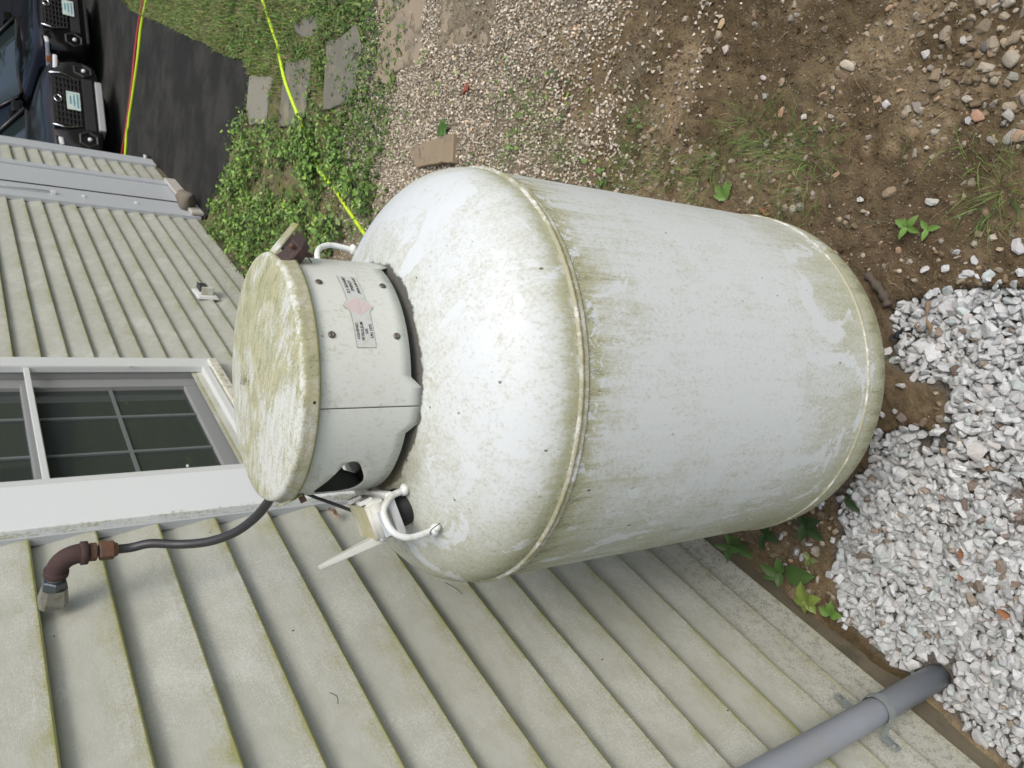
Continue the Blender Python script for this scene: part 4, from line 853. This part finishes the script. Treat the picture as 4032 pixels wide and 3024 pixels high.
# collar with tabs and an opening
rc = .1978
def cyl_patch(th0, th1, zt, zbf, r, n): 
    V, F = [], []
    for i in range(n+1):
        t = math.radians(th0+(th1-th0)*i/n); zb = zbf(math.degrees(t))
        for j in range(9):
            z = zb+(zt-zb)*j/8; V.append((r*math.cos(t), r*math.sin(t), z))
    for i in range(n):
        for j in range(8): F.append((i*9+j, (i+1)*9+j, (i+1)*9+j+1, i*9+j+1))
    return V, F
def zb_collar(t):
    t = (t+180) % 360-180
    for c in (-77, 13, 103, -167):
        d = abs((t-c+180) % 360-180)
        if d < 13.2: return 1.1902-.0205*min(1, (13.2-d)/5.2)
    return 1.1902
V_, F_ = cyl_patch(-77, 283, 1.345, zb_collar, rc-.0011, 540)
col = link('collar', npmesh('collar', V_, F_, smooth=True), MT_collar, tank)
md = col.modifiers.new('sol', 'SOLIDIFY'); md.thickness = .0022; md.offset = 0
hole = [(-108, 1.2806), (-105.5, 1.2745), (-104.9, 1.2631), (-106.8, 1.2532), (-111.7, 1.2440), (-118.6, 1.2335), (-124, 1.2295), (-130, 1.231), (-136, 1.238), (-140, 1.25), (-141, 1.27), (-138, 1.29), (-133, 1.301), (-126, 1.301)]
hp_ = smooth_path([(a, b*100, 0) for a, b in hole+[hole[0]]], 3)[:-1]
bm = bmesh.new(); inn = []; ou = []
for v in hp_:
    t = math.radians(v.x); z = v.y/100; inn.append(bm.verts.new((.17*math.cos(t), .17*math.sin(t), z))); ou.append(bm.verts.new((.22*math.cos(t), .22*math.sin(t), z)))
n = len(inn)
for i in range(n): bm.faces.new((inn[i], inn[(i+1) % n], ou[(i+1) % n], ou[i]))
bm.faces.new(inn[::-1]); bm.faces.new(ou); bmesh.ops.triangulate(bm, faces=[f for f in bm.faces if len(f.verts) > 4])
cut = link('cutter', bmmesh('cutter', bm)); cut.parent = tank
md = col.modifiers.new('cut', 'BOOLEAN'); md.object = cut; md.operation = 'DIFFERENCE'; md.solver = 'EXACT'
dg = bpy.context.evaluated_depsgraph_get(); dg.update(); newme = bpy.data.meshes.new_from_object(col.evaluated_get(dg)); col.modifiers.clear(); col.data = newme
bpy.data.objects.remove(cut)
# seam
def arc(name, th0, th1, z0, z1, r, mat, parent, n=12):
    V, F = [], []
    for i in range(n+1):
        t = math.radians(th0+(th1-th0)*i/n)
        for z in (z0, z1): V.append((r*math.cos(t), r*math.sin(t), z))
    for i in range(n): F.append((2*i, 2*i+2, 2*i+3, 2*i+1))
    return link(name, npmesh(name, V, F, smooth=True), mat, parent)
arc('seam', -77.16, -76.84, 1.174, 1.334, rc+.0004, MT_ink, col, 2)
for th, z in ((-17.2, 1.3128), (-17.2, 1.209), (-45.4, 1.3125), (-45.4, 1.209), (154, 1.31), (154, 1.21)):
    t = math.radians(th); d = Vector((math.cos(t), math.sin(t), 0)); p = d*(rc+.0002)+Vector((0, 0, z)); bm = bmesh.new()
    tube([p, p+d*.0012, p+d*.0028, p+d*.0022], [.0055, .0055, .0036, .0016], 20, bm=bm); rv = link('rivet', bmmesh('rivet', bm, True), MT_rivet, col)
    bm = bmesh.new(); tube([p+d*.0020, p+d*.00235], .0014, 10, bm=bm); link('rivet_core', bmmesh('rivet_core', bm), MT_ink, rv)
# decal
def wrap(x, z, r): t = math.radians(x); return (r*math.cos(t), r*math.sin(t), z)
DEC = [(-11.3, 1.2800), (-11.3, 1.2476), (-28.1, 1.2470), (-31.0, 1.2376), (-34.0, 1.2463), (-51.0, 1.2449), (-51.0, 1.2762), (-33.9, 1.2776), (-31.0, 1.2876), (-28.0, 1.2783)]
def decal(name, poly, r, mat, parent, sub=.8):
    bm = bmesh.new(); vs = []
    n = len(poly)
    for i in range(n):
        a, b = poly[i], poly[(i+1) % n]; k = max(1, int(abs(a[0]-b[0])/sub))
        for q in range(k): vs.append(bm.verts.new((a[0]+(b[0]-a[0])*q/k, 0, (a[1]+(b[1]-a[1])*q/k)*1000)))
    bm.faces.new(vs)
    lo, hi = min(p[0] for p in poly), max(p[0] for p in poly)
    t = lo+sub
    while t < hi:
        bmesh.ops.bisect_plane(bm, geom=bm.verts[:]+bm.edges[:]+bm.faces[:], plane_co=(t, 0, 0), plane_no=(1, 0, 0)); t += sub
    bmesh.ops.triangulate(bm, faces=bm.faces)
    for v in bm.verts: v.co = wrap(v.co.x, v.co.z/1000, r)
    return link(name, bmmesh(name, bm, True), mat, parent)
def scale_poly(poly, dx, dz):
    out = []
    for x, z in poly: out.append((x+(dx if x < -31 else -dx)*(1 if abs(x+31) > 4 else 0), z+(dz if z < 1.2625 else -dz)))
    return out
dc = decal('decal', DEC, rc+.00055, MT_line, col); decal('film', scale_poly(DEC, .16, .00055), rc+.0010, MT_stick, dc)
decal('hazard_diamond', [(-26.0, 1.2625), (-31.0, 1.2395), (-36.0, 1.2625), (-31.0, 1.2857)], rc+.0013, MT_pink, dc)
def text_on(s, cx, z0, hgt, width, r, mat, parent, name='print'):
    cu = bpy.data.curves.new(name, 'FONT'); cu.body = s; cu.align_x = 'CENTER'; cu.size = 1; cu.offset = .018; cu.resolution_u = 3; to = bpy.data.objects.new(name, cu); C.objects.link(to)
    dg = bpy.context.evaluated_depsgraph_get(); me = bpy.data.meshes.new_from_object(to.evaluated_get(dg)); bpy.data.objects.remove(to)
    xs = [v.co.x for v in me.vertices]; ys = [v.co.y for v in me.vertices]; w_ = max(xs)-min(xs); h_ = max(ys)-min(ys); mx = (max(xs)+min(xs))/2; my = min(ys)
    bm = bmesh.new(); bm.from_mesh(me); bpy.data.meshes.remove(me)
    for v in bm.verts:
        X = (v.co.x-mx)/w_*width; Zz = z0+(v.co.y-my)/h_*hgt; v.co = wrap(cx+math.degrees(X/r), Zz, r)
    return link(name, bmmesh(name, bm), mat, parent)
def dw(a): return math.radians(a)*rc
text_on('D.F. RICHARD', -18.1, 1.2690, .0050, dw(11.0), rc+.0015, MT_ink, dc); text_on('ENERGY', -18.4, 1.2615, .0050, dw(7.4), rc+.0015, MT_ink, dc); text_on('(800) 649-6457', -17.9, 1.2515, .0056, dw(11.6), rc+.0015, MT_ink, dc)
text_on('LIQUEFIED', -43.4, 1.2692, .0048, dw(7.5), rc+.0015, MT_ink, dc); text_on('PETROLEUM', -43.4, 1.2620, .0048, dw(8.5), rc+.0015, MT_ink, dc); text_on('GAS', -43.5, 1.2556, .0046, dw(2.4), rc+.0015, MT_ink, dc); text_on('UN 1075', -43.3, 1.2480, .0048, dw(6.4), rc+.0015, MT_ink, dc)
text_on('GAS', -31, 1.2600, .0055, dw(4.6), rc+.0016, MT_pink2, dc); text_on('2', -31, 1.2455, .0060, dw(1.0), rc+.0016, MT_pink2, dc)
# lid
rl, zl, ru, zu = .2062, 1.336, .2021, 1.3600
lp = [(rl-.004, zl+.003), (rl-.001, zl-.0005), (rl+.0008, zl), (rl+.0008, zl+.004), (rl-.001, zl+.008), (ru+.0008, zu-.007), (ru, zu-.003), (ru-.0022, zu+.0005), (ru-.007, zu+.0022)]+[(ru*k, zu+.0026+.0115*(1-(k/.96)**2)) for k in (.93, .85, .75, .62, .5, .36, .2, .08, .002)]
lid = link('lid', lathe(lp, 160, 'lid', jit=lambda t: (vnoise(t*3, t*0, 3)-.5)*.0012), MT_lid, tank)
bm = bmesh.new(); t = math.radians(-73.6); d = Vector((math.cos(t), math.sin(t), .08)); p = d*(rl-.0010)+Vector((0, 0, 1.3424-.015)); tube([p, p+d*.0012], .0024, 12, bm=bm); link('drain_hole', bmmesh('drain_hole', bm), MT_ink, lid)
# raised mark pressed in the lid
bm = bmesh.new()
def bar(a, b, w_=.0022, h=.0022):
    a, b = Vector(a), Vector(b); d = (b-a).normalized(); nn = Vector((-d.y, d.x)); za = zu+.0026+.0115*(1-(a.length/.19)**2); zb = zu+.0026+.0115*(1-(b.length/.19)**2)
    tube([(a.x, a.y, za), (a.x, a.y, za+h*.6), (b.x, b.y, zb+h*.6), (b.x, b.y, zb)], w_*.5, 6, bm=bm)
for i in range(4): 
    q = i*.009; bar((-.052+q*.4, .078-q*.9), (-.022+q*.25, .072-q*.95))
bar((-.020, .074), (-.012, .030)); bar((-.014, .046), (-.030, .040)); bar((-.012, .030), (-.028, .026)); bar((-.022, .058), (-.016, .024))
link('embossed_mark', bmmesh('embossed_mark', bm, True), MT_lid, lid)
# latch tongue on the lid, bent out
t = math.radians(-137); Mx = Matrix.Translation((rl*math.cos(t), rl*math.sin(t), 1.338))@Matrix.Rotation(t, 4, 'Z')@Matrix.Rotation(.35, 4, 'Y')
box('latch_tongue', -.002, .002, -.014, .014, -.020, .014, MT_lid, lid, .0008, Mx); box('latch_lip', -.004, .012, -.0135, .0135, -.0225, -.0205, MT_rust2, lid, .0005, Mx)
# broken hinge bracket
t = math.radians(3); HM = Matrix.Translation((rl*math.cos(t), rl*math.sin(t), 1.357))@Matrix.Rotation(t, 4, 'Z')
HR = HM@Matrix.Rotation(.62, 4, 'Y')@Matrix.Rotation(.15, 4, 'Z')
bm = bmesh.new(); bx(bm, -.004, .054, -.010, .012, .006, .0095, .0008, HR); hinge = link('hinge_plate', bmmesh('hinge_plate', bm), MT_lid, tank)
bm = bmesh.new(); v = []
for i, (a, b, c) in enumerate(((-.004, -.010, .0055), (.012, -.016, .004), (.030, -.018, .0045), (.046, -.012, .0055))):
    v.append([bm.verts.new(HR@Vector((a, b, c))), bm.verts.new(HR@Vector((a-.004, b-.010, c-.016))), bm.verts.new(HR@Vector((a-.010, b-.004, c-.032)))])
for i in range(3):
    for j in range(2): bm.faces.new((v[i][j], v[i+1][j], v[i+1][j+1], v[i][j+1]))
bx(bm, .010, .036, -.012, .014, -.026, .005, .003, HR); tube([HM@Vector((.004, -.010, -.050)), HM@Vector((.006, -.006, -.030)), HM@Vector((.004, -.006, -.008))], [.003, .006, .007], 8, bm=bm); tube([HR@Vector((.032, -.018, -.006)), HR@Vector((.020, -.024, -.040))], .0011, 6, bm=bm)
me = bmmesh('hinge_bracket', bm); link('hinge_bracket', me, MT_brown, hinge)
bm = bmesh.new(); tube([HM@Vector((.020, -.024, -.012)), HM@Vector((.020, -.0185, -.012))], .0036, 10, bm=bm); link('hinge_rivet', bmmesh('hinge_rivet', bm, True), MT_rust2, hinge)
# lifting lugs
for az in (-119.7, 60.3):
    ca, sa = math.cos(math.radians(az)), math.sin(math.radians(az)); P = [(r*ca, r*sa, z) for r, z in ((.2235, 1.160), (.2267, 1.1735), (.233, 1.1923), (.2519, 1.2115), (.2738, 1.214), (.2953, 1.2056), (.3067, 1.1849), (.3055, 1.1621), (.3000, 1.138), (.297, 1.125))]
    lg = link('lifting_lug', tube(smooth_path(P, 5), .0056, 16, name='lifting_lug'), MT_lug, tank)
    for (r, z) in ((.2245, 1.171), (.3005, 1.1385)):
        bm = bmesh.new(); bmesh.ops.create_uvsphere(bm, u_segments=14, v_segments=8, radius=.0088)
        for v in bm.verts: v.co = Vector((v.co.x*1.15, v.co.y, v.co.z*.75))*(1+.25*vnoise(np.array([v.co.x*400]), np.array([v.co.y*400+v.co.z*300]), 4)[0])+Vector((r*ca, r*sa, z-.002))
        link('weld_bead', bmmesh('weld_bead', bm, True), MT_lug, lg)
    if az < 0:
        bm = bmesh.new(); bmesh.ops.create_uvsphere(bm, u_segments=14, v_segments=8, radius=.0068); bmesh.ops.translate(bm, verts=bm.verts, vec=(.3005*ca+.010, .3005*sa-.006, 1.1365)); link('weld_bead', bmmesh('weld_bead', bm, True), MT_lug, lg)
# valve group inside the collar
bm = bmesh.new(); tube([(0, 0, 1.16), (0, 0, 1.235)], .030, 14, bm=bm); hexcyl(bm, (0, 0, 1.235), (0, 0, 1), .036, .03); tube([(-.06, -.03, 1.25), (.07, .03, 1.25)], .016, 10, bm=bm); hexcyl(bm, (-.05, -.08, 1.17), (0, 0, 1), .02, .07); link('valve', bmmesh('valve', bm), MT_steel, tank)
bm = bmesh.new(); bmesh.ops.create_uvsphere(bm, u_segments=16, v_segments=10, radius=.055)
for v in bm.verts: v.co = Vector((v.co.x-.09, v.co.y+.02, v.co.z*.45+1.25))
link('regulator', bmmesh('regulator', bm, True), MT_galv, tank)
# gauge sender box with aerial on the shoulder
mon = thing('tank_monitor', 'algae stained white plastic level monitor box with a tapering aerial on the tank shoulder', 'monitor'); 
BM = Matrix(((.7924, -.5278, -.3059, -.1394), (.5206, .8464, -.1118, -.2150), (.3179, -.0707, .9455, 1.1827-.002), (0, 0, 0, 1)))
mon.matrix_world = TM@BM
Lx, Hz, Dy = .0342, .0481, .100
bm = bmesh.new(); bx(bm, -Lx-.003, Lx+.003, -.003, Dy+.003, .0, .012, .003); link('base', bmmesh('base', bm, True), MT_plasw, mon)
bm = bmesh.new(); vs = []
for z, s in ((.0125, 1), (Hz, .96)): vs.append([bm.verts.new((x*s, Dy/2+(y-Dy/2)*s, z)) for x, y in ((-Lx, 0), (Lx, 0), (Lx, Dy), (-Lx, Dy))])
for k in range(4): bm.faces.new((vs[0][k], vs[0][(k+1) % 4], vs[1][(k+1) % 4], vs[1][k]))
bm.faces.new(vs[0][::-1]); bm.faces.new(vs[1]); bmesh.ops.bevel(bm, geom=bm.edges[:], offset=.006, segments=3, affect='EDGES'); link('housing', bmmesh('housing', bm, True), MT_plas, mon)
box('algae_top', -Lx*.84, Lx*.84, Dy*.09, Dy*.91, Hz, Hz+.0006, MT_plasg, mon)
box('label', -.0285, .0147, -.0022, -.0012, .0240, .0355, MT_label, mon, 0)
for q in (.022, .078):
    cl_ = box('hinge_clip', Lx*.90, Lx+.004, q-.006, q+.012, Hz-.020, Hz+.003, MT_plasw, mon, .0015); box('clip_slot', Lx+.0041, Lx+.0047, q+.001, q+.004, Hz-.017, Hz-.001, MT_ink, cl_)
bm = bmesh.new(); rr = []
for c_, (wx_, wy_), y_ in ((Hz*.62, (.0075, .0125), Dy*.34), (Hz*1.0, (.0070, .0115), Dy*.345), (Hz*2.95, (.0036, .0050), Dy*.38)):
    rr.append([bm.verts.new((-Lx*.98+u*wx_, y_+v_*wy_, c_)) for u, v_ in ((-1, -1), (1, -1), (1, 1), (-1, 1))])
for i in range(2):
    for k in range(4): bm.faces.new((rr[i][k], rr[i][(k+1) % 4], rr[i+1][(k+1) % 4], rr[i+1][k]))
bm.faces.new(rr[0][::-1]); bm.faces.new(rr[-1]); bmesh.ops.bevel(bm, geom=bm.edges[:], offset=.0015, segments=2, affect='EDGES'); link('aerial', bmmesh('aerial', bm, False), MT_plas, mon)
link('gasket', tube([(-.002, .040, -.055), (-.002, .040, -.003)], .033, 28, name='gasket'), MT_rubber, mon)
link('sender_cable', tube(smooth_path([(-.175, -.080, 1.30), (-.19, -.085, 1.27), (-.20, -.095, 1.24), (-.205, -.12, 1.205), (-.19, -.15, 1.19)], 5), .0030, 8, name='sender_cable'), MT_hose, tank)
# twigs stuck on paint and siding
def onside(th, z, r=R0+.001): t = math.radians(th); return Vector((r*math.cos(t), r*math.sin(t), z))
def twig(pts, r, lb):
    me = tube(smooth_path(pts, 4), r, 5); return tag(link('twig', me, MT_debris), lb, 'twig', 'plant bits stuck to tank and wall')
ca, sa = math.cos(math.radians(-119.7)), math.sin(math.radians(-119.7)); q = Vector((.306*ca, .306*sa, 1.143))
twig([TM@(q+Vector(v)) for v in ((0, 0, 0), (.012, -.010, .010), (.024, -.016, .010), (.036, -.020, .002))], .0008, 'thin black twig sticking out from the foot of the left lifting lug')
twig([(XN+.002, .12, 1.02), (XN+.004, .09, 1.005), (XN+.003, .07, 1.0)], .0008, 'short curled black stem stuck on the siding above the tank shoulder')
twig([(XN+.002, -.10, 1.40), (XN+.005, -.115, 1.392), (XN+.003, -.13, 1.396)], .0008, 'tiny curled black stem on the siding left of the aerial')

# ------------------------------------------------------------------ cars and background
MT_car = simple('black_car_paint', (.004, .004, .005), .10, .02, 5, bs=0, spec=.28)
MT_carg = simple('grey_black_car_paint', (.013, .0135, .015), .14, .02, 5, bs=0, spec=.3)
MT_cglass = simple('car_glass', (.02, .03, .03), .03, .02, 5, bs=0)
MT_trimb = simple('car_black_plastic', (.012, .012, .013), .55)
MT_silver = simple('silver_skid_plate', (.42, .44, .45), .35, .05, metal=.3)
MT_lamp = simple('headlamp_lens', (.62, .64, .66), .08, .05, spec=.8)
MT_amber = simple('amber_lens', (.55, .16, .04), .2)
MT_plate = simple('plate_white_green', (.50, .60, .56), .5, .25, 60, dirt=(.16, .30, .34), dsc=30)
MT_print = simple('plate_print', (.10, .24, .30), .5)
MT_chrome = simple('chrome', (.7, .7, .72), .12, .02, metal=1.0)
MT_tyre = simple('tyre', (.014, .014, .015), .85)
def car(name, lb, loc, heading, paint, L=4.5, W=1.84, H=1.62, hood=1.0, big=False):
    t = thing(name, lb, 'car', loc, heading, 'cars parked on the driveway')
    # x forward, front bumper at x=0, y left
    hw = W/2
    def section(x, zb, zt, wb, wt, sh=.5):
        zm = zb+(zt-zb)*.55
        half = [(wb*.86, zb), (wb, zb+.09), (wb*1.0, zm), (wt*.985, zt-.10), (wt*.90, zt-.03), (wt*.45, zt+.012*sh), (0, zt+.02*sh)]
        return [(x, y, z) for y, z in half]+[(x, -y, z) for y, z in half[-2::-1]]
    st = [(.0, .28, hood-.30, hw*.80, hw*.70), (-.03, .24, hood-.16, hw*.86, hw*.80), (-.12, .21, hood-.075, hw*.93, hw*.87), (-.35, .20, hood-.03, hw*.985, hw*.93), (-.8, .20, hood+.02, hw, hw*.95), (-1.25, .20, hood+.07, hw, hw*.96), (-1.5, .20, hood+.10, hw, hw*.97), (-2.4, .20, hood+.10, hw, hw*.97), (-3.6, .20, hood+.11, hw, hw*.96), (-L+.15, .24, hood+.08, hw*.96, hw*.92), (-L, .35, hood-.05, hw*.86, hw*.82)]
    secs = [section(*a) for a in st]; k = len(secs[0]); V = [p for s in secs for p in s]; F = []
    for i in range(len(secs)-1):
        for j in range(k-1): F.append((i*k+j, (i+1)*k+j, (i+1)*k+j+1, i*k+j+1))
        F.append((i*k+k-1, (i+1)*k+k-1, (i+1)*k, i*k))
    me = bpy.data.meshes.new('body'); me.from_pydata(V, [], F+[tuple(range(k)), tuple(range((len(secs)-1)*k+k-1, (len(secs)-1)*k-1, -1))]); bm = bmesh.new(); bm.from_mesh(me); body = link('body', bmmesh('body', bm, True), paint, t)
    md = body.modifiers.new('s', 'SUBSURF'); md.levels = md.render_levels = 2
    # cabin
    zt = hood+.06; cab = [(-1.22, zt, hw*.88), (-1.98, H-.05, hw*.70), (-2.4, H, hw*.70), (-3.7, H-.03, hw*.68), (-L+.12, zt, hw*.84)]
    bm = bmesh.new(); lo = []; rings = [[bm.verts.new((x, s*y, z)) for s in (-1, -.5, 0, .5, 1)] for x, z, y in cab]
    base = [[bm.verts.new((x if i not in (0, 4) else x, s*hw*.93, zt-.05)) for s in (-1, 1)] for i, (x, z, y) in enumerate(cab)]
    for i in range(4):
        for j in range(4): bm.faces.new((rings[i][j], rings[i+1][j], rings[i+1][j+1], rings[i][j+1]))
        bm.faces.new((base[i][0], base[i+1][0], rings[i+1][0], rings[i][0])); bm.faces.new((base[i][1], rings[i][4], rings[i+1][4], base[i+1][1]))
    cabn = link('windows', bmmesh('windows', bm, True), MT_cglass, t)
    bm = bmesh.new()
    for s in (-1, 1):
        tube([(-1.16, s*hw*.89, zt), (-1.98, s*hw*.71, H-.04), (-2.4, s*hw*.71, H+.01), (-3.7, s*hw*.69, H-.02), (-L+.10, s*hw*.85, zt)], .035, 6, bm=bm); tube([(-2.5, s*hw*.95, zt-.03), (-2.5, s*hw*.71, H)], .03, 6, bm=bm)
    link('pillars', bmmesh('pillars', bm, True), paint, t)
    box('roof', -3.72, -1.98, -hw*.66, hw*.66, H-.005, H+.03, paint, t, .01)
    box('wiper_cowl', -1.26, -1.12, -hw*.84, hw*.84, zt-.035, zt+.004, MT_trimb, t, .01)
    # front face
    gx = .012
    bm = bmesh.new(); 
    for i in range(7): bx(bm, gx-.035, gx+.006, -.42, .42, .50+i*.045, .515+i*.045, .003)
    for i in range(9): bx(bm, gx-.037, gx+.002, -.42+i*.1, -.40+i*.1, .49, .80)
    link('grille', bmmesh('grille', bm), MT_trimb, t)
    box('grille_backing', -.06, gx-.018, -.46, .46, .47, .82, MT_trimb, t)
    for s in (-1, 1):
        bm = bmesh.new(); tube([(gx, s*.44, .84), (gx+.004, s*.47, .70), (gx-.01, s*.40, .50)], .012, 6, bm=bm); link('grille_trim', bmmesh('grille_trim', bm, True), MT_chrome, t)
        hl_ = box('headlight', -.42, -.03, -.10, .10, -.030, .034, MT_lamp, t, .024, Matrix.Translation((.025, s*(hw*.74), hood-.21))@Matrix.Rotation(-s*.38, 4, 'Z')@Matrix.Rotation(-.10, 4, 'Y'))
        box('lamp_brow', -.44, -.02, -.11, .11, .035, .055, paint, t, .01, Matrix.Translation((.020, s*(hw*.74), hood-.21))@Matrix.Rotation(-s*.38, 4, 'Z')@Matrix.Rotation(-.10, 4, 'Y'))
        box('turn_signal', -.02, .0, -.05, .05, -.03, .03, MT_amber, hl_, .008, Matrix.Translation((-.20, s*(hw*.965), hood-.25))@Matrix.Rotation(s*1.25, 4, 'Z'))
        bm = bmesh.new(); bmesh.ops.create_uvsphere(bm, u_segments=14, v_segments=8, radius=.030); bmesh.ops.translate(bm, verts=bm.verts, vec=(-.005, s*.60, .42)); fg = link('fog_lamp', bmmesh('fog_lamp', bm, True), MT_lamp, t)
        bm = bmesh.new(); bmesh.ops.create_circle(bm, segments=6, radius=.13); 
        tube([(.0-.03*(1+math.cos(q*math.pi/3*1.0)*s)*.5, s*.60+.115*math.cos(q*math.pi/3), .43+.115*math.sin(q*math.pi/3)) for q in range(7)], .022, 6, bm=bm); bmesh.ops.delete(bm, geom=[f for f in bm.faces if len(f.verts) > 6], context='FACES'); link('fog_surround', bmmesh('fog_surround', bm), MT_trimb, fg)
    box('lower_intake', -.05, .004, -.45, .45, .33, .46, MT_rubber, t, .01)
    if not big: box('skid_plate', -.16, .02, -.43, .43, .215, .30, MT_silver, t, .015)
    else: box('lower_lip', -.12, .01, -.62, .62, .22, .26, MT_trimb, t, .01)
    tor = []
    pl = box('licence_plate', .018, .026, -.155, .155, .50 if not big else .40, .66 if not big else .55, MT_plate, t, .003)
    for zr in range(3): box('plate_print', .0262, .0268, -.12+.03*zr, .12-.02*zr, (.52 if not big else .42)+.042*zr, (.54 if not big else .44)+.042*zr, MT_print, pl)
    bm = bmesh.new(); tube([(.024, .055*math.cos(q*math.pi/8), .76+.042*math.sin(q*math.pi/8)) for q in range(17)], .008, 6, bm=bm); link('emblem_ring', bmmesh('emblem_ring', bm, True), MT_chrome, t)
    for x in (-.92, -L+.85):
        for s in (-1, 1):
            bm = bmesh.new(); tube([(x, s*(hw-.24), .34), (x, s*(hw-.22), .34), (x, s*(hw-.01), .34), (x, s*(hw+.012), .34)], [.30, .345, .345, .30], 28, bm=bm); wl_ = link('wheel', bmmesh('wheel', bm, True), MT_tyre, t)
            bm = bmesh.new(); tube([(x, s*(hw+.0), .34), (x, s*(hw+.02), .34)], .21, 20, bm=bm); link('rim', bmmesh('rim', bm), MT_silver, wl_)
            bm = bmesh.new(); tube([(x+.42*math.cos(math.radians(a)), s*(hw+.005), .34+.42*math.sin(math.radians(a))) for a in range(0, 181, 15)], .035, 6, bm=bm); link('wheel_arch', bmmesh('wheel_arch', bm, True), MT_trimb, t)
    for s in (-1, 1):
        box('mirror', -.08, .08, -.10, .10, -.06, .07, paint, t, .03, Matrix.Translation((-1.42, s*(hw+.10), hood+.14)))
    return t
hd = math.atan2(-.61, .79)
car('parked_car', 'black crossover with silver skid plate parked closest to the house corner', (-1.38, 11.0, 0), hd, MT_carg, 4.4, 1.80, 1.58, .97)
car('parked_car', 'glossy black car with a long headlight parked behind the crossover', (-.38, 13.2, -.02), hd, MT_car, 4.7, 1.86, 1.60, 1.0, True)
gar = thing('garage', 'dark grey sided garage wall behind the parked cars', 'garage', (0, 19.5, 0))
MT_gar = simple('dark_siding', (.018, .02, .024), .6, .1, 8)
for i in range(17): box('siding_board', -9, 5, 0-.012*0, .03, i*.16, i*.16+.158, MT_gar, gar, 0, Matrix.Rotation(0, 4, 'X')@Matrix.Translation((0, -.004*(i % 2), 0)))
box('wall_core', -9, 5, .035, 4, 0, 2.9, MT_gar, gar); box('corner_board', -3.2, -3.08, -.03, -.006, 0, 2.9, MT_ftrim, gar)

# tall trees beyond the garage and the side lawn: outside the frame, seen in the car paint and panes
def tree(x, y, H, R, seed, lb):
    r = np.random.default_rng(seed); t = thing('broadleaf_tree', lb, 'tree', (x, y, 0), group='tall trees around the yard')
    bm = bmesh.new(); tube([(0, 0, -.2), (.1, .05, H*.25), (-.05, .1, H*.5), (.1, 0, H*.82)], [.28, .22, .15, .05], 8, bm=bm)
    for i in range(9):
        a = r.uniform(0, 6.28); z = H*r.uniform(.22, .7); l = R*r.uniform(.5, .85); tube([(0, 0, z), (l*.5*math.cos(a), l*.5*math.sin(a), z+l*.3), (l*math.cos(a), l*math.sin(a), z+l*.45)], [.09, .05, .02], 6, bm=bm)
    link('trunk', bmmesh('trunk', bm, True), MT_bark, t)
    nb = 26; c = np.stack([r.normal(0, R*.45, nb), r.normal(0, R*.45, nb), r.uniform(H*.22, H*.95, nb)], 1); n = 5200; b = r.integers(0, nb, n); d = r.normal(0, 1, (n, 3)); d /= np.linalg.norm(d, axis=1)[:, None]
    p = c[b]+d*(r.uniform(.5, 1, n)**.5)[:, None]*R*.36; q = r.normal(0, 1, (n, 2, 3)); q /= np.linalg.norm(q, axis=2)[:, :, None]; s_ = r.uniform(.10, .22, n)[:, None]
    V = np.stack([p, p+q[:, 0]*s_, p+q[:, 0]*s_+q[:, 1]*s_, p+q[:, 1]*s_], 1).reshape(-1, 3); F = np.arange(n*4).reshape(-1, 4)
    col = np.repeat(GREENS[r.integers(0, 4, n)]*.7*r.uniform(.7, 1.2, (n, 1)), 4, 0); link('crown', npmesh('crown', V, F, col), MT_leaf, t)
for i, (x, y, H, R) in enumerate(((-7, 26, 11, 3.4), (-2.5, 27, 12, 3.6), (2, 26, 11, 3.4), (6.5, 25, 12, 3.6), (10, 20, 11, 3.4), (12, 14, 10, 3.2), (-12, 25, 12, 3.6))):
    tree(x, y, H, R, 900+i, ('leftmost tall tree behind the garage', 'tall tree behind the left half of the garage', 'tall tree behind the right half of the garage', 'tall tree beyond the right end of the garage', 'tree at the far corner of the side lawn', 'nearest tree standing on the side lawn', 'tree at the far left edge of the yard')[i])
